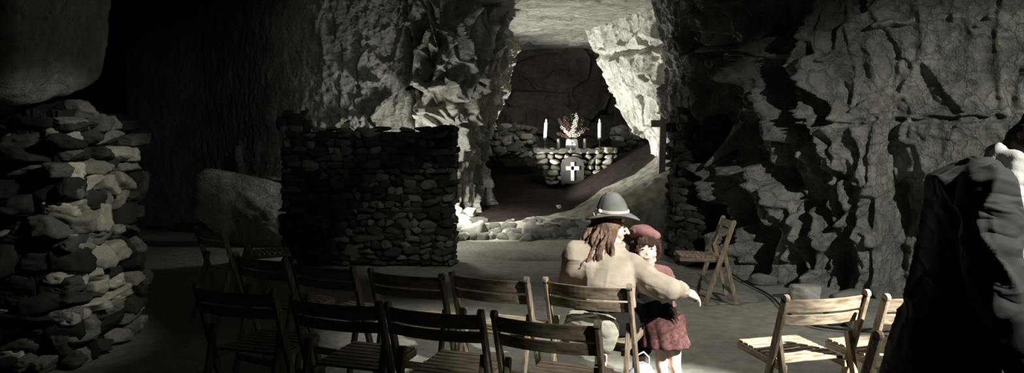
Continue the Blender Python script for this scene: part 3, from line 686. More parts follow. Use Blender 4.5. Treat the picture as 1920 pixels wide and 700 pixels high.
def tube(pts, r, seg=6):
    v = []; f = []; pts = [Vector(p) for p in pts]; n = len(pts)
    rr = r if isinstance(r, (list, tuple)) else [r] * n
    for i, p in enumerate(pts):
        t = (pts[min(i + 1, n - 1)] - pts[max(i - 1, 0)]).normalized(); s = t.cross(Vector((0.1, 1, 0.2))).normalized(); u = t.cross(s)
        for k in range(seg): a = 2 * math.pi * k / seg; v.append(p + (s * math.cos(a) + u * math.sin(a)) * rr[i])
    for i in range(n - 1):
        for k in range(seg): f.append((i * seg + k, i * seg + (k + 1) % seg, (i + 1) * seg + (k + 1) % seg, (i + 1) * seg + k))
    f.append(tuple(range(seg))[::-1]); f.append(tuple((n - 1) * seg + k for k in range(seg)))
    return [tuple(a) for a in v], f
def blossom(pk, c, s, rs):
    for k in range(5):
        a = k * 1.257 + rs.random(); v, f = stone((s * 0.62, s * 0.62, s * 0.3), rs.randint(0, 9999), 1, 5, 6, 0)
        R = np.array(Matrix.Rotation(0.5, 3, 'X')); v = v @ R.T
        pk.add(v + np.array((c[0] + 0.42 * s * math.cos(a), c[1] - 0.02 + 0.2 * s * math.sin(a * 2), c[2] + 0.42 * s * math.sin(a))), f)
def stem(tip, kind):
    n = 7; pts = [Vector((tip[0] * (t ** 1.4) + 0.02 * rs.uniform(-1, 1), -0.06 * t * rs.random(), tip[1] * t)) for t in np.linspace(0, 1, n)]
    v, f = tube(pts, 0.004); st = mesh_obj('stem', v, f, M['leaf'], root)
    pk = Pack(); q = Pack(); nl = 12
    for i in range(nl):
        t = 0.15 + 0.85 * i / nl; p = Vector((tip[0] * t ** 1.4, -0.03, tip[1] * t)); a = rs.uniform(0, 6.28); L_ = rs.uniform(0.04, 0.09)
        v, f = stone((L_, 0.012, L_ * 0.35), rs.randint(0, 999), 1, 3, 6, 0); R = np.array(Matrix.Rotation(a, 3, 'Y') @ Matrix.Rotation(rs.uniform(-1, 1), 3, 'Z'))
        pk.add(v @ R.T + np.array((p.x + L_ * 0.5 * math.cos(a), p.y + rs.uniform(-0.05, 0.05), p.z - L_ * 0.5 * math.sin(a))), f)
    pk.obj('leaves', M['leaf'], st)
    if kind:
        for i in range(9):
            t = 0.45 + 0.6 * i / 9; blossom(q, (tip[0] * t ** 1.4 + rs.uniform(-0.025, 0.025), -0.06, tip[1] * t), 0.062 * (1.3 - 0.5 * t), rs)
        q.obj('blossoms', M['petal'] if kind == 1 else M['petal_red'], st)
for tip, kind in (((0.10, 0.50), 1), ((0.07, 0.38), 1), ((-0.27, 0.40), 2), ((-0.20, 0.25), 1), ((-0.08, 0.45), 0), ((-0.02, 0.52), 0), ((0.24, 0.38), 0), ((0.20, 0.15), 1), ((0.30, 0.22), 2), ((-0.28, 0.12), 2), ((-0.12, 0.16), 1), ((0.02, 0.18), 1), ((-0.16, 0.44), 2), ((0.14, 0.28), 0)):
    stem(tip, kind)

# wooden cross standing on the bank to the right
cb = at(1240, 318, 11.5); cz = float(chapel_z(cb.x, cb.y))
root = thing('wooden_cross', (cb.x, cb.y, cz - 0.02), 'tall dark wooden cross standing against the pale rock, right of the altar', 'cross')
bm = bmesh.new(); beam(bm, (0, 0, -0.05), (0.045, 0, at(0, 190, 11.6).z - cz + 0.02), 0.105, 0.07, bev=0.006); bm_obj('upright', bm, M['wood_dark'], root)
bm = bmesh.new(); zc = at(0, 230, 11.6).z - cz; beam(bm, (-0.16, -0.02, zc), (0.22, -0.02, zc), 0.10, 0.05, Vector((0, 0, 1)), bev=0.006); bm_obj('crossbar', bm, M['wood_dark'], root)

# floodlight on a stand behind the low wall
root = thing('floodlight', (-1.30, 9.72, 0), 'small floodlight standing behind the low rubble wall, lighting the chalk', 'lamp')
v, f = tube([(0, 0, 0.0), (0, 0, 0.7), (0, 0, 1.3)], 0.015, 8); mesh_obj('stand', v, f, M['metal'], root)
bm = bmesh.new(); beam(bm, (-0.07, 0.0, 1.36), (0.07, 0.0, 1.36), 0.10, 0.06, Vector((0, 0, 1))); bm_obj('lamp_housing', bm, M['metal'], root)

# cable along the foot of the right wall
pts = [at(1375, 502, 8.4), at(1410, 528, 7.6), at(1455, 556, 7.0), at(1490, 588, 6.3), at(1520, 610, 6.0), at(1560, 619, 5.9), at(1620, 622, 5.8), at(1690, 615, 5.9)]
pts = [Vector((p.x, EYE * F / ((EYE - p.z) * F / p.y) if p.z < 1 else p.y, 0.014)) for p in pts]
pts = [Vector((p.x * (EYE / max(0.01, 1.0)) / EYE, p.y, 0.014)) for p in pts]
sm = interp_rows([pts, pts], 2, 60)[0]
v, f = tube([Vector(p) for p in sm], 0.010, 8); tag(mesh_obj('cable', v, f, M['rubber']), 'thin black cable lying along the foot of the right wall', 'cable')

# ------------------------------------------------------------------ folding chairs
CW, CH = 0.47, 0.80
def make_chair(label, group):
    root = thing('folding_chair', (0, 0, 0), label, 'chair', group)
    hw = CW / 2
    for s in (-1, 1):
        bm = bmesh.new(); beam(bm, (s * hw, 0.03, 0), (s * hw, -0.235, CH - 0.02), 0.022, 0.042)
        g = bmesh.ops.create_cone(bm, cap_ends=True, segments=16, radius1=0.021, radius2=0.021, depth=0.022, matrix=Matrix.Translation((s * hw, -0.238, CH - 0.018)) @ Matrix.Rotation(math.pi / 2, 4, 'Y'))
        bm_obj('side_post', bm, M['wood_post'], root)
    for s in (-1, 1):
        bm = bmesh.new(); beam(bm, (s * (hw - 0.028), -0.265, 0), (s * (hw - 0.028), -0.135, 0.57), 0.022, 0.040)
        bm_obj('rear_leg', bm, M['wood_post'], root)
    def slat(zc, h, bow, yoff):
        bm = bmesh.new(); n = 14; rows = []
        for i in range(n + 1):
            u = -1 + 2 * i / n; x = u * (hw - 0.012); y = yoff - bow * (1 - u * u)
            tl = 0.33 * h / 2
            rows.append([bm.verts.new((x, y + 0.0065 + tl, zc - h / 2)), bm.verts.new((x, y + 0.0065 - tl, zc + h / 2)), bm.verts.new((x, y - 0.0065 - tl, zc + h / 2)), bm.verts.new((x, y - 0.0065 + tl, zc - h / 2))])
        for a, b in zip(rows[:-1], rows[1:]):
            for k in range(4): bm.faces.new((a[k], a[(k + 1) % 4], b[(k + 1) % 4], b[k]))
        bm.faces.new(rows[0][::-1]); bm.faces.new(rows[-1]); bmesh.ops.recalc_face_normals(bm, faces=bm.faces[:])
        bmesh.ops.bevel(bm, geom=[e for e in bm.edges if abs(e.verts[0].co.z - e.verts[1].co.z) < 1e-4 and abs(e.verts[0].co.x - e.verts[1].co.x) > 1e-3], offset=0.003, segments=2, affect='EDGES')
        return bm
    bm_obj('back_slat', slat(0.738, 0.070, 0.035, -0.216), M['wood'], root)
    bm_obj('back_slat', slat(0.664, 0.056, 0.035, -0.193), M['wood'], root)
    bm = bmesh.new(); y = -0.13
    for k in range(8):
        beam(bm, (-hw + 0.05, y + 0.022, 0.435 + 0.01 * (k / 7)), (hw - 0.05, y + 0.022, 0.435 + 0.01 * (k / 7)), 0.040, 0.014, Vector((0, 1, 0)), bev=0.003); y += 0.048
    bm_obj('seat', bm, M['wood'], root)
    for s in (-1, 1):
        bm = bmesh.new(); beam(bm, (s * (hw - 0.055), -0.16, 0.408), (s * (hw - 0.055), 0.26, 0.420), 0.022, 0.036); bm_obj('seat_rail', bm, M['wood_seat'], root)
    bm = bmesh.new(); beam(bm, (-hw, -0.03, 0.18), (hw, -0.03, 0.18), 0.035, 0.016, Vector((0, 0, 1))); bm_obj('stretcher', bm, M['wood'], root)
    bm = bmesh.new(); beam(bm, (-hw + 0.02, -0.243, 0.10), (hw - 0.02, -0.243, 0.10), 0.035, 0.016, Vector((0, 0, 1))); bm_obj('stretcher', bm, M['wood'], root)
    for s in (-1, 1):
        bm = bmesh.new(); beam(bm, (s * (hw - 0.014), -0.160, 0.545), (s * (hw + 0.014), -0.160, 0.545), 0.016, 0.016, bev=0.003)
        bm_obj('hinge_bolt', bm, M['steel'], root)
    for o in root.children:          # the seat folds on the posts, so everything hangs on the root
        pass
    return root
def chair_place(L_, R_):
    """post tips as seen -> chair spot"""
    pl, pr = [Vector(((x - 960) * (F * (EYE - CH) / (y - HY)) / F, F * (EYE - CH) / (y - HY))) for x, y in (L_, R_)]
    mid = (pl + pr) / 2; e = pr - pl; a = math.atan2(e.y, e.x)
    fwd = Vector((-math.sin(a), math.cos(a))); o = mid + fwd * 0.24
    return (o.x, o.y, 0), a
spots = [((722, 566), (906, 582), 'dark wooden folding chair, second from the right in the nearest row', 'nearest row of folding chairs'),
         ((924, 583), (1122, 602), 'dark wooden folding chair at the right end of the nearest row', 'nearest row of folding chairs'),
         ((546, 553), (714, 566), 'dark wooden folding chair, second from the left in the nearest row', 'nearest row of folding chairs'),
         ((372, 533), (508, 543), 'almost black wooden folding chair at the left end of the nearest row', 'nearest row of folding chairs'),
         ((1022, 520), (1180, 533), 'wooden folding chair the woman in the felt hat sits on', 'second row of folding chairs'),
         ((846, 508), (988, 520), 'wooden folding chair with brightly lit slats, left of the seated woman', 'second row of folding chairs'),
         ((690, 502), (832, 513), 'empty folding chair in the second row, below the right half of the rubble wall', 'second row of folding chairs'),
         ((540, 487), (672, 500), 'dark empty folding chair in the second row, below the left half of the rubble wall', 'second row of folding chairs'),
         ((432, 472), (545, 485), 'almost black folding chair at the left end of the second row', 'second row of folding chairs')]
first = None
for Lp, Rp, lab, grp in spots:
    loc, a = chair_place(Lp, Rp)
    if first is None:
        first = make_chair(lab, grp); first.location = loc; first.rotation_euler = (0, 0, a); 
    else: copy_tree(first, loc, a, lab, grp)
def chair_at(x, y, deg, lab, grp=None):
    r = copy_tree(first, (x, y, 0), math.radians(deg), lab, grp)
    if not grp and 'group' in r: del r['group']
    return r
chair_at(1.50, 3.80, 15, 'brightly lit pale folding chair on the right, its two back slats facing us', 'folding chairs on the right')
chair_at(2.00, 3.82, 15, 'folding chair behind the man in the black coat, next to the bright chair', 'folding chairs on the right')
chair_at(1.61, 3.13, 15, 'nearest folding chair on the right, one post showing beside the black coat', 'folding chairs on the right')
chair_at(at(1322, 500, 7.0).x, 7.05, 86, 'folding chair standing side-on before the dark drystone pier, far right', 'folding chairs at the back')
chair_at(at(490, 450, 7.2).x, 7.25, -70, 'dark folding chair turned side-on before the rubble wall, far left', 'folding chairs at the back')
chair_at(at(440, 450, 6.4).x, 6.4, -40, 'dark folding chair beyond the left end of the second row, near the flint pier', 'folding chairs at the back')

# ------------------------------------------------------------------ people: helpers
class Solid:
    def __init__(s): s.v = []; s.f = []
    def _add(s, v, f):
        n = len(s.v); s.v += [tuple(a) for a in v]; s.f += [tuple(i + n for i in q) for q in f]
    def cap(s, a, ra, b, rb, seg=18, squash=None):
        a, b = Vector(a), Vector(b); ax = (b - a); Ln = ax.length; ax = ax.normalized() if Ln > 1e-6 else Vector((0, 0, 1))
        sd = ax.orthogonal().normalized(); up = ax.cross(sd); rings = []
        for k in range(0, 5): t = -math.pi / 2 + k * math.pi / 8 + 0.05; rings.append((a + ax * ra * math.sin(t), ra * math.cos(t)))
        for k in range(0, 5): t = k * math.pi / 8 - 0.05 * (k == 4); rings.append((b + ax * rb * math.sin(t), rb * math.cos(t)))
        v = []; f = []
        for c, r in rings:
            for k in range(seg): q = 2 * math.pi * k / seg; v.append(c + (sd * math.cos(q) + up * math.sin(q)) * max(r, 1e-4))
        for i in range(len(rings) - 1):
            for k in range(seg): f.append((i * seg + k, i * seg + (k + 1) % seg, (i + 1) * seg + (k + 1) % seg, (i + 1) * seg + k))
        f.append(tuple(range(seg))[::-1]); f.append(tuple((len(rings) - 1) * seg + k for k in range(seg)))
        s._add(v, f)
    def chain(s, pts):
        for (a, ra), (b, rb) in zip(pts[:-1], pts[1:]): s.cap(a, ra, b, rb)
    def ell(s, c, r, rot=None):
        D, Fc = ico(4); v = D * np.array(r)
        if rot is not None: v = v @ np.array(rot).T
        s._add(v + np.array(c), [tuple(q) for q in Fc])
    def loft(s, rings, seg=40, wob=None):
        """rings: (centre, rx, ry, yaw); closed"""
        v = []; f = []
        for i, (c, rx, ry, yw) in enumerate(rings):
            for k in range(seg):
                q = 2 * math.pi * k / seg; m = 1 + (wob(i, q) if wob else 0); x, y = rx * m * math.cos(q), ry * m * math.sin(q)
                v.append((c[0] + x * math.cos(yw) - y * math.sin(yw), c[1] + x * math.sin(yw) + y * math.cos(yw), c[2]))
        for i in range(len(rings) - 1):
            for k in range(seg): f.append((i * seg + k, i * seg + (k + 1) % seg, (i + 1) * seg + (k + 1) % seg, (i + 1) * seg + k))
        n = len(rings); f.append(tuple(range(seg))[::-1]); f.append(tuple((n - 1) * seg + k for k in range(seg)))
        s._add(v, f)
    def transform(s, Mx, i0=0):
        for i in range(i0, len(s.v)): s.v[i] = tuple(Mx @ Vector(s.v[i]))
    def build(s, name, mat, parent, voxel=0.008, smooth=4, folds=None, origin=(0, 0, 0)):
        me = bpy.data.meshes.new('tmp'); me.from_pydata([tuple(Vector(a) - Vector(origin)) for a in s.v], [], s.f)
        bm = bmesh.new(); bm.from_mesh(me); bmesh.ops.recalc_face_normals(bm, faces=bm.faces[:]); bm.to_mesh(me); bm.free()
        o = bpy.data.objects.new('tmp', me); COL.objects.link(o)
        r = o.modifiers.new('r', 'REMESH'); r.mode = 'VOXEL'; r.voxel_size = voxel; r.adaptivity = 0
        if smooth: q = o.modifiers.new('s', 'SMOOTH'); q.factor = 0.5; q.iterations = smooth
        dg = bpy.context.evaluated_depsgraph_get(); out = bpy.data.meshes.new_from_object(o.evaluated_get(dg))
        bpy.data.objects.remove(o); bpy.data.meshes.remove(me)
        n = len(out.vertices); co = np.empty(n * 3); out.vertices.foreach_get('co', co); co = co.reshape(-1, 3)
        if folds is not None:
            no = np.empty(n * 3, dtype=np.float32); out.vertex_normals.foreach_get('vector', no); no = no.reshape(-1, 3)
            co = co + no * folds(co)[:, None]; out.vertices.foreach_set('co', co.ravel())
        out.materials.clear(); out.materials.append(mat); out.polygons.foreach_set('use_smooth', [True] * len(out.polygons)); out.update()
        out.name = name; return link(bpy.data.objects.new(name, out), parent)
def folds(amp, sc, seed=0, warp=0.5):
    def fn(P):
        q = P * np.array(sc); q = q + warp * np.stack([vnoise(q, seed), vnoise(q + 9, seed), vnoise(q + 19, seed)], 1)
        r = 1 - np.abs(vnoise(q, seed + 3)) * 2; return amp * (r * 0.8 + 0.4 * vnoise(q * 2.3, seed + 5))
    return fn
def creases(amp, seed, d, fa=2.5, fc=13, base=0.0):
    """cloth pulled along direction d: long sharp creases"""
    d = np.array(Vector(d).normalized()); e = np.cross(d, (0.13, 1, 0.2)); e /= np.linalg.norm(e); g = np.cross(d, e)
    def fn(P):
        q = np.stack([P @ d * fa, P @ e * fc, P @ g * fc], 1); q = q + 0.45 * np.stack([vnoise(q * 0.8, seed), vnoise(q * 0.8 + 7, seed), vnoise(q * 0.8 + 15, seed)], 1)
        a = 1 - np.abs(vnoise(q, seed + 1)) * 1.6; b = 1 - np.abs(vnoise(q * 1.9 + 3, seed + 2)) * 1.6
        m = 0.5 + 0.5 * vnoise(P * 7, seed + 4)
        return amp * (np.sign(a) * np.abs(a) ** 2.2 * 0.9 + 0.35 * b * m - base)
    return fn
def head(S, Mx, s=1.0, nose=1.0, cheeks=1.0, small=False):
    """head facing +Y, centre at origin, chin at -0.115*s"""
    i0 = len(S.v)
    S.ell((0, -0.012, 0.028), (0.074, 0.094, 0.084)); S.ell((0, 0.024, -0.03), (0.058, 0.062, 0.080))
    S.ell((0, 0.055, -0.088), (0.026, 0.024, 0.022)); S.cap((-0.038, 0.03, -0.075), 0.022, (0.0, 0.06, -0.092), 0.018); S.cap((0.038, 0.03, -0.075), 0.022, (0.0, 0.06, -0.092), 0.018)
    if small: S.cap((0, 0.074, 0.008), 0.007, (0, 0.086, -0.026), 0.0085); S.ell((0, 0.05, -0.02), (0.058, 0.036, 0.06))
    else: S.cap((0, 0.082, 0.018), 0.009, (0, 0.086 + 0.024 * nose, -0.028), 0.0105); S.ell((0.010, 0.090, -0.032), (0.008, 0.010, 0.007)); S.ell((-0.010, 0.090, -0.032), (0.008, 0.010, 0.007))
    S.cap((-0.034, 0.070, 0.026), 0.011, (0.034, 0.070, 0.026), 0.011); S.ell((0, 0.055, 0.055), (0.055, 0.030, 0.04))
    for k in (-1, 1):
        S.ell((k * 0.034, 0.056, -0.034), (0.026 * cheeks, 0.026, 0.028)); S.ell((k * 0.074, -0.006, -0.008), (0.008, 0.018, 0.030)); S.ell((k * 0.028, 0.0695, 0.002), (0.015, 0.010, 0.009))
    S.cap((-0.017, 0.082, -0.054), 0.0065, (0.017, 0.082, -0.054), 0.0065); S.cap((-0.013, 0.080, -0.064), 0.007, (0.013, 0.080, -0.064), 0.007); S.ell((0, 0.072, -0.060), (0.028, 0.016, 0.020))
    S.transform(Mx @ Matrix.Scale(s, 4), i0)
def face_parts(parent, Mx, s, org):
    T = Matrix.Translation(-Vector(org)) @ Mx @ Matrix.Scale(s, 4)
    for k in (-1, 1):
        v, f = ico(3); v = v * np.array((0.0105, 0.006, 0.0045)) + np.array((k * 0.028, 0.0775, 0.002)); mesh_obj('eye', [T @ Vector(a) for a in v], f, M['eye'], parent)
    v, f = ico(3)
    for k in (-1, 1):
        w = v * np.array((0.018, 0.005, 0.0028)) + np.array((k * 0.030, 0.0815, 0.0215)); mesh_obj('eyebrow', [T @ Vector(a) for a in w], f, M['hair_dark'], parent)
    w = v * np.array((0.0150, 0.006, 0.0050)) + np.array((0, 0.0865, -0.058)); mesh_obj('lips', [T @ Vector(a) for a in w], f, M['lip'], parent)
def hand(S, wrist, dirn, palm_n, s=1.0, curl=0.5, thumb=1):
    """palm with five separate curled fingers; dirn = towards the fingers, palm_n = out of the palm"""
    w = Vector(wrist); d = Vector(dirn).normalized(); n = Vector(palm_n); n = (n - n.dot(d) * d).normalized(); x = d.cross(n) * thumb
    for k in range(4): a = (k - 1.5) * 0.018 * s; S.cap(w + x * a * 0.7 + d * 0.012 * s, 0.014 * s, w + x * a * 1.15 + d * 0.075 * s, 0.0125 * s)
    for k, (ln, r) in enumerate(((0.068, 0.0085), (0.078, 0.009), (0.073, 0.0085), (0.056, 0.0075))):
        p = w + x * ((1.5 - k) * 0.0215) * s + d * 0.082 * s; v = d.copy(); rr = r * s
        for j, fr in enumerate((0.45, 0.32, 0.23)):
            v = (v + n * curl * (0.55 + 0.2 * j)).normalized(); q = p + v * ln * fr * s; S.cap(p, rr, q, rr * 0.9, 12); p = q; rr *= 0.9
    p = w + x * 0.024 * s + d * 0.022 * s; v = (d * 0.7 + x * 0.8 + n * 0.3).normalized()
    for ln, r in ((0.038, 0.0115), (0.030, 0.0100), (0.024, 0.009)):
        q = p + v * ln * s; S.cap(p, r * s, q, r * 0.92 * s, 12); p = q; v = (v * 0.8 + d * 0.35 + n * curl * 0.35).normalized()

# ------------------------------------------------------------------ the seated woman
ca = first and math.atan2(-0.19, 0.434)
WO = Vector((0.54, 4.18, 0.0)); fwd = Vector((-math.sin(ca), math.cos(ca), 0)); rgt = Vector((math.cos(ca), math.sin(ca), 0))
woman = thing('person', WO, 'seated woman seen from behind in a tan jacket and felt hat, arm around the child', 'person')
hipc = WO + Vector((0, 0, 0.535))
neck0 = Vector((0.59, 4.31, 0.905)); hc = at(1144, 425, 4.30)
yaw = math.radians(-92); HM = Matrix.Translation(hc) @ Matrix.Rotation(yaw, 4, 'Z') @ Matrix.Rotation(math.radians(-6), 4, 'X')
S = Solid(); head(S, HM, 0.98, nose=1.15)
S.cap(hc + Vector((-0.02, -0.0, -0.05)), 0.048, neck0, 0.055)
shL, shR = Vector((0.375, 4.24, 0.885)), Vector((0.700, 4.20, 0.818))
elL, wrL = Vector((0.335, 4.36, 0.66)), Vector((0.50, 4.52, 0.60))
elR, wrR = Vector((0.885, 4.02, 0.728)), Vector((0.982, 4.14, 0.690))
S.loft([(hipc + Vector((0, 0, -0.04)), 0.15, 0.10, ca), (hipc, 0.155, 0.10, ca), (hipc + Vector((0, 0.01, .12)), 0.125, 0.085, ca), (hipc + Vector((0.02, 0.04, .24)), 0.140, 0.085, ca), (hipc + Vector((0.03, 0.07, .32)), 0.13, 0.065, ca), (neck0, 0.06, 0.05, ca)])
for a, b, c in ((shL, elL, wrL), (shR, elR, wrR)): S.chain([(a, 0.055), (b, 0.042), (c, 0.028)])
kn = []
for s in (-1, 1):
    h = hipc + rgt * 0.09 * s - Vector((0, 0, 0.02)); k = h + fwd * 0.40 + rgt * 0.03 * s + Vector((0, 0, 0.0)); a = k + Vector((0, 0, -0.42)) + fwd * (-0.10); kn.append((h, k, a))
    S.chain([(h, 0.085), (k, 0.055), (a, 0.035)]); S.cap(a + Vector((0, 0, -0.035)), 0.035, a + fwd * 0.13 + Vector((0, 0, -0.06)), 0.026)
hand(S, wrR, (0.9, 0.1, -0.35), (-0.3, 0.3, -0.9), 1.0, 1.0, 1)
hand(S, wrL, (0.7, 0.6, -0.2), (0, 0, -1), 0.85, 0.3, 1)
S.build('body', M['skin'], woman, 0.0044, 1, None, WO)
face_parts(woman, HM, 0.98, WO)
# jacket
J = Solid()
J.loft([(WO + Vector((0.0, -0.01, 0.60)), 0.180, 0.135, ca), (WO + Vector((0.01, 0.0, 0.66)), 0.172, 0.130, ca), (WO + Vector((0.02, 0.01, 0.74)), 0.178, 0.132, ca), (WO + Vector((0.03, 0.04, 0.82)), 0.190, 0.130, ca),
        (WO + Vector((0.03, 0.06, 0.865)), 0.165, 0.105, ca), (WO + Vector((0.04, 0.085, 0.905)), 0.10, 0.075, ca), (WO + Vector((0.05, 0.11, 0.945)), 0.062, 0.06, ca)])
J.chain([(shL + Vector((0, 0, .0)), 0.078), (shL + Vector((-0.015, 0.02, -0.10)), 0.074), (elL, 0.066), (elL + (wrL - elL) * 0.85, 0.046)])
J.cap(shL + Vector((0.0, 0.0, -0.005)), 0.080, WO + Vector((-0.02, 0.07, 0.89)), 0.078); J.cap(shL + Vector((0.0, 0.0, -0.10)), 0.07, WO + Vector((-0.06, 0.02, 0.78)), 0.09)
J.cap(shR, 0.076, WO + Vector((0.05, 0.05, 0.845)), 0.08)
J.chain([(shR, 0.080), (shR.lerp(elR, 0.5) + Vector((0, -0.02, -0.026)), 0.074), (elR, 0.064), (elR.lerp(wrR, 0.8), 0.050)])
J.chain([(shR + Vector((0.0, 0.0, -0.06)), 0.068), (elR + Vector((-0.04, 0.02, -0.025)), 0.05), (wrR + Vector((-0.05, -0.02, -0.01)), 0.038)])
_ca, _cb = creases(0.012, 4, elR - shR, 3, 12, 0.3), creases(0.006, 6, (0.1, 0, 1), 4, 9)
def jacket_folds(P):
    k = sstep(0.16, 0.24, P[:, 0]); return k * _ca(P) + (1 - k) * _cb(P)
jk = J.build('jacket', M['tan'], woman, 0.008, 4, jacket_folds, WO)
Cf = Solid(); Cf.cap(elR.lerp(wrR, 0.70), 0.052, elR.lerp(wrR, 0.93), 0.047); Cf.build('cuff', M['tan'], woman, 0.005, 2, creases(0.004, 9, wrR - elR, 3, 20), WO)
Cl = Solid(); nb = WO + Vector((0.05, 0.10, 0.935))
Cl.chain([(nb + Vector((0.070 * math.cos(a), 0.062 * math.sin(a), 0.006 * math.sin(a))), 0.016) for a in np.linspace(-2.9, 0.9, 14)]); Cl.build('collar', M['tan'], woman, 0.005, 2, None, WO)
# dark skirt over hips and thighs
K = Solid(); K.loft([(WO + Vector((0, 0, 0.455)), 0.20, 0.15, ca), (WO + Vector((0, 0, 0.52)), 0.195, 0.15, ca), (WO + Vector((0, 0, 0.63)), 0.155, 0.12, ca)])
for h, k, a in kn: K.chain([(h, 0.105), (k, 0.078), (k.lerp(a, 0.55), 0.075)])
K.cap(kn[0][1], 0.07, kn[1][1], 0.07); K.cap(kn[0][1].lerp(kn[0][2], .5), 0.07, kn[1][1].lerp(kn[1][2], .5), 0.07)
K.build('skirt', M['black'], woman, 0.010, 4, folds(0.005, (9, 9, 5), 14), WO)
for h, k, a in kn:
    B = Solid(); B.cap(a + Vector((0, 0, 0.03)), 0.042, a + Vector((0, 0, -0.04)), 0.042); B.cap(a + Vector((0, 0, -0.045)), 0.038, a + fwd * 0.15 + Vector((0, 0, -0.062)), 0.032)
    B.build('shoe', M['rubber'], woman, 0.006, 3, None, WO)
# long wavy hair
Hr = Solid(); hx = HM.to_3x3()
def hp(x, y, z): return HM @ Vector((x, y, z))
i0 = len(Hr.v); Hr.ell((0, -0.018, 0.033), (0.082, 0.098, 0.086)); Hr.transform(HM, i0)
Hr.chain([(hc + Vector((-0.025, -0.02, 0.0)), 0.078), (hc + Vector((-0.055, -0.045, -0.10)), 0.066), (hc + Vector((-0.095, -0.075, -0.18)), 0.048), (hc + Vector((-0.13, -0.09, -0.235)), 0.022)])
rs = random.Random(3)
for i in range(150):
    a = math.radians(-168 + 336 * (i % 50) / 49 ); # around the back of the head
    sx, sy = math.sin(a + math.pi), -math.cos(a + math.pi)
    if sy > 0.30: continue
    r0 = 0.074; x0, y0 = r0 * sx, 0.090 * sy - 0.005
    p = hp(x0, y0, 0.01); drop = 0.24 + 0.05 * rs.random()
    dirv = (hp(sx, sy, 0) - hp(0, 0, 0)); th = rs.uniform(0.005, 0.0095); drop *= rs.uniform(0.75, 1.12); spr = rs.uniform(0.4, 1.7); pts = [(p, 0.015)]
    for k in range(1, 8):
        t = k / 7; w = 0.012 * math.sin(t * 9 + i * 1.3)
        q = p + Vector((0, 0, -drop * t)) + dirv.normalized() * (0.022 * math.sin(math.pi * t) + w) + Vector((-0.085 * t * spr - 0.014 * math.sin(t * 7 + i), -0.075 * t, 0))
        pts.append((q, th * (1.2 - 0.75 * t)))
    Hr.chain(pts)
Hr.build('hair', M['hair'], woman, 0.0036, 2, folds(0.0035, (70, 70, 12), 24), WO)
# felt hat
hatc = hc + Vector((0.014, 0.0, 0.074)); HT = Matrix.Translation(hatc) @ Matrix.Rotation(math.radians(1), 4, 'Y') @ Matrix.Rotation(math.radians(3), 4, 'X')
v = []; f = []; seg = 64
prof = [(0.086, -0.012), (0.092, 0.0), (0.118, 0.004), (0.150, 0.000), (0.162, -0.006), (0.163, -0.001), (0.150, 0.006), (0.118, 0.011), (0.094, 0.012), (0.091, 0.030), (0.084, 0.065), (0.068, 0.100), (0.048, 0.124), (0.026, 0.134), (0.002, 0.132)]
for i, (r, z) in enumerate(prof):
    for k in range(seg):
        a = 2 * math.pi * k / seg; x, y = r * math.cos(a), r * math.sin(a) * (0.92 if r > 0.1 else 1.05)
        zz = z
        if r > 0.095: zz += -0.028 * max(0, math.cos(a)) ** 2 * (r - 0.09) / 0.07 - 0.030 * max(0, -math.cos(a)) ** 2 * (r - 0.09) / 0.07 + 0.016 * math.sin(a) ** 2 * (r - 0.09) / 0.07
        if z > 0.05: zz -= 0.020 * math.exp(-(y / 0.018) ** 2) * (z - 0.05) / 0.08; x -= 0.006 * (z / 0.13)
        v.append(HT @ Vector((x, y, zz)) - WO)
for i in range(len(prof) - 1):
    for k in range(seg): f.append((i * seg + k, i * seg + (k + 1) % seg, (i + 1) * seg + (k + 1) % seg, (i + 1) * seg + k))
f.append(tuple((len(prof) - 1) * seg + k for k in range(seg)))
hat = mesh_obj('felt_hat', v, f, M['hat'], woman)
pk = Pack()
for rr, zz in ((0.0955, 0.018), (0.0945, 0.026)):
    tv = []; tf = []
    for k in range(seg):
        a = 2 * math.pi * k / seg; c = Vector((rr * math.cos(a), rr * 1.05 * math.sin(a), zz)); t = Vector((-math.sin(a), math.cos(a), 0)); n_ = Vector((math.cos(a), math.sin(a), 0))
        for j in range(6): b = j * math.pi / 3 + k * 0.5; tv.append(HT @ (c + (n_ * math.cos(b) + Vector((0, 0, 1)) * math.sin(b)) * 0.0048) - WO)
    for k in range(seg):
        for j in range(6): tf.append((k * 6 + j, ((k + 1) % seg) * 6 + j, ((k + 1) % seg) * 6 + (j + 1) % 6, k * 6 + (j + 1) % 6))
    pk.add([tuple(a) for a in tv], tf)
pk.obj('hat_cord', M['band'], hat)
# feather tuft and knot at the left of the crown
v, f = tube([HT @ Vector(p) - WO for p in ((-0.090, -0.05, 0.01), (-0.088, -0.052, 0.05), (-0.070, -0.05, 0.10), (-0.045, -0.045, 0.135))], [0.006, 0.013, 0.011, 0.002], 8); mesh_obj('feather', v, f, M['rubber'], hat)
pk = Pack()
for p in ((-0.095, -0.062, 0.012), (-0.085, -0.075, 0.028), (-0.112, -0.05, 0.004)):
    w, ff = ico(3); pk.add([tuple(HT @ (Vector(a) * 0.013 + Vector(p)) - WO) for a in w], ff)
pk.obj('hat_tassel', M['band'], hat)

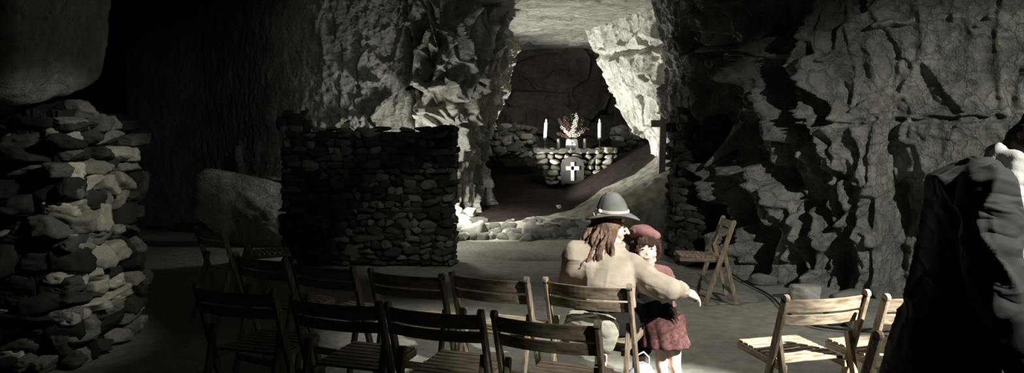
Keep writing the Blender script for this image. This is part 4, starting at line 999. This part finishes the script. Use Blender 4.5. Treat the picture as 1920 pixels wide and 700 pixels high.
# pale bundle of cloth lying on the seat behind her, and a pale bag under the seat
B = Solid(); c = at(1105, 610, 4.02)
g0 = at(1104, 600, 3.99)
def wv(i, q): return 0.10 * math.sin(3 * q + i) + 0.05 * math.sin(7 * q + 2 * i)
B.loft([(g0 + Vector((-0.005, 0.01, 0.030)), 0.110, 0.035, ca), (g0 + Vector((0, 0, 0.018)), 0.135, 0.050, ca), (g0 + Vector((0, 0, -0.02)), 0.140, 0.055, ca), (g0 + Vector((0.0, -0.005, -0.06)), 0.142, 0.058, ca), (g0 + Vector((0, -0.005, -0.075)), 0.135, 0.05, ca)], 60, wv)
g1 = at(1138, 620, 3.91)
B.loft([(g1 + Vector((0, 0, 0.05)), 0.055, 0.03, ca), (g1, 0.058, 0.032, ca), (g1 + Vector((0, 0, -0.06)), 0.050, 0.026, ca), (g1 + Vector((-0.01, 0, -0.12)), 0.028, 0.016, ca)], 40, wv)
root = thing('folded_garment', (c.x, c.y, 0.44), 'pale olive folded garment hanging over the back of the seated woman\'s chair seat', 'garment')
B.build('cloth', M['olive'], root, 0.006, 3, creases(0.010, 44, (1, 0, -0.4), 5, 18), (c.x, c.y, 0.44))
c = Vector((0.735, 4.13, 0)); root = thing('cloth_bag', c, 'pale blue cloth bag on the floor under the seated woman\'s chair', 'bag')
B = Solid(); B.loft([((0, 0, 0.01), 0.10, 0.06, 0.2), ((0, 0, 0.10), 0.115, 0.07, 0.2), ((0, 0, 0.20), 0.09, 0.05, 0.2), ((0.01, 0, 0.27), 0.04, 0.03, 0.2)])
B.build('bag_body', M['pale_blue'], root, 0.006, 3, folds(0.010, (12, 12, 10), 54))
v, f = tube([(-0.03, 0, 0.25), (-0.02, 0, 0.32), (0.02, 0, 0.34), (0.05, 0, 0.31), (0.05, 0, 0.25)], 0.006); mesh_obj('handle', v, f, M['pale_blue'], root)

# ------------------------------------------------------------------ the child
CO = Vector((0.985, 4.42, 0.0)); child = thing('person', CO, 'small girl standing in a dull red beret and pleated skirt beside the seated woman', 'person')
hcc = at(1211, 465, 4.36); CM = Matrix.Translation(hcc) @ Matrix.Rotation(math.radians(180 - 4), 4, 'Z') @ Matrix.Rotation(math.radians(4), 4, 'Y') @ Matrix.Rotation(math.radians(0), 4, 'X')
pelv = Vector((0.90, 4.42, 0.44)); chest = Vector((0.862, 4.42, 0.66)); nk = Vector((0.835, 4.41, 0.79))
S = Solid(); head(S, CM, 0.92, small=True); S.cap(hcc + Vector((0.005, 0.02, -0.05)), 0.036, nk, 0.040)
S.loft([(pelv + Vector((0, 0, -.05)), 0.09, 0.07, 0), (pelv, 0.10, 0.08, 0), (pelv.lerp(chest, .5), 0.088, 0.07, 0), (chest, 0.10, 0.075, 0), (nk + Vector((0, 0, -.04)), 0.085, 0.05, 0), (nk, 0.035, 0.035, 0)])
cl = (Vector((0.765, 4.43, 0.735)), Vector((0.755, 4.48, 0.61)), Vector((0.83, 4.53, 0.57))); cr = (Vector((0.935, 4.42, 0.735)), Vector((0.985, 4.43, 0.645)), Vector((0.935, 4.33, 0.680)))
for a, b, c in (cl, cr): S.chain([(a, 0.036), (b, 0.028), (c, 0.021)])
hand(S, cl[2], (0.9, 0.1, -0.2), (0, -0.8, -0.4), 0.6, 0.5, 1); hand(S, cr[2], (-0.7, -0.35, 0.3), (0, 0.8, -0.4), 0.6, 0.5, -1)
for s in (-1, 1):
    h = pelv + Vector((0.048 * s, 0, -0.02)); k = Vector((0.955 + 0.040 * s, 4.40, 0.25)); a = Vector((0.985 + 0.045 * s, 4.43, 0.055))
    S.chain([(h, 0.058), (k + Vector((0, 0, .03)), 0.040), (k + Vector((0, 0.008, -.07)), 0.037), (a, 0.025)]); S.cap(a + Vector((0, 0, -0.025)), 0.026, a + Vector((0.01 * s, -0.10, -0.032)), 0.021)
S.build('body', M['skin'], child, 0.0045, 2, None, CO)
face_parts(child, CM, 0.92, CO)
def chp(x, y, z): return CM @ Vector((x, y, z))
# knitted red top
T = Solid(); T.loft([(pelv + Vector((0, 0, 0.10)), 0.112, 0.095, 0), (chest + Vector((0, 0, -.06)), 0.115, 0.095, 0), (chest, 0.125, 0.095, 0), (nk + Vector((0, 0, -.045)), 0.105, 0.07, 0), (nk + Vector((0, 0, -0.005)), 0.048, 0.048, 0)])
for a, b, c in (cl, cr): T.chain([(a, 0.050), (b, 0.043), (b.lerp(c, .85), 0.033)])
T.cap(cr[0], 0.05, nk + Vector((0, 0, -.03)), 0.045); T.cap(cl[0], 0.05, nk + Vector((0, 0, -.03)), 0.045)
T.build('jumper', M['beret'], child, 0.0065, 3, folds(0.005, (16, 16, 16), 64), CO)
# dark pinafore and red pleated skirt
D_ = Solid(); D_.loft([(pelv + Vector((0.0, -0.005, -0.06)), 0.140, 0.115, 0), (pelv + Vector((-0.01, -0.005, 0.04)), 0.130, 0.110, 0), (chest + Vector((0, -0.005, -0.08)), 0.124, 0.108, 0), (chest + Vector((0.0, -0.005, 0.0)), 0.122, 0.102, 0), (chest + Vector((0, -0.005, 0.04)), 0.10, 0.085, 0)])
D_.build('pinafore', M['black'], child, 0.0065, 3, folds(0.004, (10, 10, 5), 74), CO)
K = Solid(); pw = lambda i, q: 0.15 * (i / 5) * abs(math.sin(q * 6.5)) ** 0.8 * (1 if i else 0)
K.loft([(pelv + Vector((0.00, -0.01, 0.055)), 0.142, 0.118, 0), (pelv + Vector((0.005, -0.01, 0.02)), 0.150, 0.126, 0), (pelv + Vector((0.010, -0.01, -0.03)), 0.142, 0.128, 0), (pelv + Vector((0.02, -0.01, -0.07)), 0.140, 0.125, 0), (pelv + Vector((0.03, -0.01, -0.12)), 0.146, 0.13, 0), (pelv + Vector((0.035, -0.01, -0.135)), 0.140, 0.125, 0)], 120, pw)
K.build('pleated_skirt', M['red'], child, 0.0055, 1, folds(0.005, (12, 12, 3), 84), CO)
# hair: bob with a fringe
Hr = Solid(); i0 = len(Hr.v); Hr.ell((0, -0.020, 0.040), (0.084, 0.094, 0.086)); Hr.ell((0, 0.02, 0.075), (0.06, 0.062, 0.035)); Hr.transform(CM @ Matrix.Scale(0.92, 4), i0)
rs = random.Random(8)
for i in range(40):
    a = math.radians(-98 + 196 * i / 39); sx, sy = math.sin(a), -math.cos(a)
    x0, y0 = 0.072 * sx, 0.084 * sy; p = chp(x0, y0, 0.035); dr = 0.105; dv = (chp(sx, sy, 0) - chp(0, 0, 0)).normalized()
    Hr.chain([(p + dv * 0.006 * math.sin(3 * t) + Vector((0, 0, -dr * t)) + dv * 0.008 * math.sin(t * 3 + i), 0.0155 * (1 - 0.5 * t)) for t in np.linspace(0, 1, 6)])
for i in range(17):
    u = -1 + 2 * i / 16; Hr.chain([(chp(0.048 * u * 0.9 + 0.004 * rs.uniform(-1, 1), 0.072 + 0.010 * t * (1 - abs(u)), 0.066 - (0.026 + 0.028 * rs.random()) * t), 0.0055 * (1 - 0.6 * t)) for t in np.linspace(0, 1, 5)])
Hr.build('hair', M['hair_dark'], child, 0.0036, 1, folds(0.003, (50, 50, 12), 94), CO)
# beret
Bt = Solid(); i0 = len(Bt.v); Bt.ell((0, -0.008, 0.0), (0.106, 0.108, 0.046)); Bt.ell((0.012, -0.01, 0.018), (0.080, 0.084, 0.046)); Bt.cap((-0.0, -0.0, 0.04), 0.006, (0.0, 0.0, 0.055), 0.005)
Bt.transform(Matrix.Translation(chp(0.0, -0.014, 0.079)) @ Matrix.Rotation(math.radians(188), 4, 'Z') @ Matrix.Rotation(math.radians(-12), 4, 'Y') @ Matrix.Rotation(math.radians(14), 4, 'X') @ Matrix.Scale(0.92, 4), i0)
Bt.build('beret', M['beret'], child, 0.0055, 3, folds(0.005, (18, 18, 18), 104), CO)
for s in (-1, 1):
    a = Vector((0.985 + 0.045 * s, 4.43, 0.055)); B = Solid(); B.cap(a + Vector((0, 0.008, -0.022)), 0.032, a + Vector((0.01 * s, -0.11, -0.028)), 0.027); B.cap(a + Vector((0, 0.0, 0.0)), 0.030, a + Vector((0, 0, 0.01)), 0.030)
    B.build('shoe', M['rubber'], child, 0.005, 2, None, CO)

# ------------------------------------------------------------------ the man in the black coat at the right edge
MO = Vector((1.22, 1.80, 0.0)); man = thing('person', MO, 'man in a black coat and white scarf, cut off by the right edge', 'person')
mf = Vector((0.90, -0.43, 0)).normalized(); ms = Vector((mf.y, -mf.x, 0))   # forward, and his right side (towards us)
ms = ms if ms.y < 0 else -ms; ma = math.atan2(mf.y, mf.x) + math.pi / 2
mh = Vector((1.13, 1.82, 0.95)); mc = Vector((1.19, 1.80, 1.28)); mn = Vector((1.275, 1.79, 1.435)); mhd = Vector((1.41, 1.75, 1.505))
MM = Matrix.Translation(mhd) @ Matrix.Rotation(math.atan2(mf.y, mf.x) - math.pi / 2, 4, 'Z') @ Matrix.Rotation(math.radians(-36), 4, 'X')
S = Solid(); head(S, MM, 1.03); S.cap(mhd + Vector((-0.01, 0.01, -0.05)), 0.052, mn, 0.060)
S.loft([(mh + Vector((0, 0, -.08)), 0.16, 0.11, ma), (mh, 0.165, 0.115, ma), (mh.lerp(mc, .5), 0.13, 0.085, ma), (mc, 0.15, 0.085, ma), (mc + Vector((0.03, 0, .10)), 0.13, 0.07, ma), (mn, 0.07, 0.06, ma)])
arms = []
for s in (1, -1):
    sh = Vector((1.195, 1.795, 1.385)) + ms * 0.170 * s; el = sh + Vector((0.03, -0.01 * s, -0.29)) + ms * 0.03 * s; wr = el + Vector((0.09, -0.02, -0.23)); arms.append((sh, el, wr))
    S.chain([(sh, 0.058), (el, 0.044), (wr, 0.030)]); hand(S, wr, (0.25, -0.05, -0.95), -ms * s, 1.0, 0.35, s)
    h = mh + ms * 0.09 * s + Vector((0, 0, -.04)); k = h + mf * 0.05 + Vector((0.03, 0, -.42)); a = k + Vector((-0.02, 0, -.40))
    S.chain([(h, 0.095), (k, 0.06), (a, 0.042)]); S.cap(a + Vector((0, 0, -.05)), 0.04, a + mf * 0.17 + Vector((0, 0, -.055)), 0.032)
S.build('body', M['skin'], man, 0.0065, 2, None, MO)
face_parts(man, MM, 1.03, MO)
C_ = Solid()
C_.loft([(Vector((1.09, 1.83, 0.62)), 0.21, 0.165, ma), (Vector((1.105, 1.83, 0.80)), 0.20, 0.150, ma), (Vector((1.13, 1.83, 0.97)), 0.18, 0.130, ma), (Vector((1.15, 1.825, 1.10)), 0.17, 0.115, ma), (Vector((1.175, 1.82, 1.24)), 0.17, 0.105, ma),
         (Vector((1.185, 1.81, 1.35)), 0.17, 0.105, ma), (Vector((1.185, 1.805, 1.41)), 0.155, 0.105, ma), (Vector((1.225, 1.80, 1.45)), 0.09, 0.075, ma)])
for k_, (sh, el, wr) in enumerate(arms):
    C_.chain([(sh + Vector((0.005, 0, 0.0)), 0.072), (sh.lerp(el, .5), 0.068), (el, 0.064), (el.lerp(wr, .55), 0.060), (el.lerp(wr, .95), 0.052)]); C_.cap(sh, 0.068, Vector((1.215, 1.80, 1.41)), 0.065)
C_.build('coat', M['coat'], man, 0.008, 4, creases(0.017, 124, (0.55, 0.1, -0.8), 3.5, 9, 0.3), MO)
# white scarf: folds round the neck, then a broad end hanging down the front
Sc = Solid()
def ringpt(a, r1, r2, z): return Vector((1.325, 1.785, z - 0.050)) + mf * math.cos(a) * r1 - ms * math.sin(a) * r2 + Vector((0, 0, -0.035 * math.cos(a)))
for r1, r2, z, rad in ((0.075, 0.085, 1.470, 0.026), (0.085, 0.100, 1.440, 0.028), (0.066, 0.075, 1.500, 0.022)):
    Sc.chain([(ringpt(2 * math.pi * k / 16, r1, r2, z + 0.008 * math.sin(3 * k)), rad) for k in range(17)])
for q in np.linspace(0, 1, 9):
    a0 = ringpt(-math.pi * 0.5 + q * math.pi * 0.9, 0.085, 0.100, 1.44); sd = 0.12 - 0.22 * q
    Sc.chain([(a0, 0.026), (Vector((1.315, 1.78, 1.35)) + ms * sd * 0.9 + mf * 0.02, 0.026), (Vector((1.31, 1.775, 1.20)) + ms * sd * 0.75 + mf * 0.02, 0.026), (Vector((1.295, 1.77, 1.0)) + ms * sd * 0.7 + mf * 0.02, 0.026), (Vector((1.285, 1.77, 0.80)) + ms * sd * 0.7 + mf * 0.02, 0.024)])
Sc.build('scarf', M['white_cloth'], man, 0.006, 3, folds(0.006, (16, 16, 10), 134, 1.0), MO)
Sh = Solid(); Sh.loft([(mh + Vector((0.035, -0.015, 0)), 0.15, 0.115, ma), (mh.lerp(mc, .5) + Vector((0.05, -0.02, 0)), 0.145, 0.105, ma), (mc + Vector((0.05, -0.02, 0)), 0.15, 0.105, ma), (mc + Vector((0.06, -0.02, .10)), 0.13, 0.09, ma), (mn + Vector((0.02, 0, -0.02)), 0.072, 0.066, ma)])
Sh.build('shirt', M['white_cloth'], man, 0.008, 3, folds(0.006, (9, 9, 5), 164), MO)
Tr = Solid()
for s in (1, -1):
    h = mh + ms * 0.09 * s + Vector((0, 0, -.04)); k = h + mf * 0.05 + Vector((0.03, 0, -.42)); a = k + Vector((-0.02, 0, -.38)); Tr.chain([(h, 0.115), (k, 0.085), (a, 0.072)])
Tr.cap(mh + ms * 0.07, 0.12, mh - ms * 0.07, 0.12)
Tr.build('trousers', M['black'], man, 0.010, 3, folds(0.006, (9, 9, 5), 144), MO)
for s in (1, -1):
    h = mh + ms * 0.09 * s + Vector((0, 0, -.04)); k = h + mf * 0.05 + Vector((0.03, 0, -.42)); a = k + Vector((-0.02, 0, -.40)); B = Solid(); B.cap(a + Vector((0, 0, -.045)), 0.046, a + mf * 0.20 + Vector((0, 0, -.052)), 0.038); B.build('shoe', M['rubber'], man, 0.007, 3, None, MO)
Hr = Solid(); i0 = len(Hr.v); Hr.ell((0, -0.020, 0.034), (0.084, 0.100, 0.088)); Hr.ell((0, -0.055, -0.03), (0.075, 0.065, 0.075)); Hr.ell((0, -0.055, -0.085), (0.062, 0.052, 0.055)); Hr.transform(MM @ Matrix.Scale(1.03, 4), i0)
Hr.build('hair', M['hair_dark'], man, 0.006, 2, folds(0.004, (40, 40, 20), 154), MO)

man.location = MO + Vector((0.165, 0.32, 0.0)); man.scale = (1, 1, 1.02)
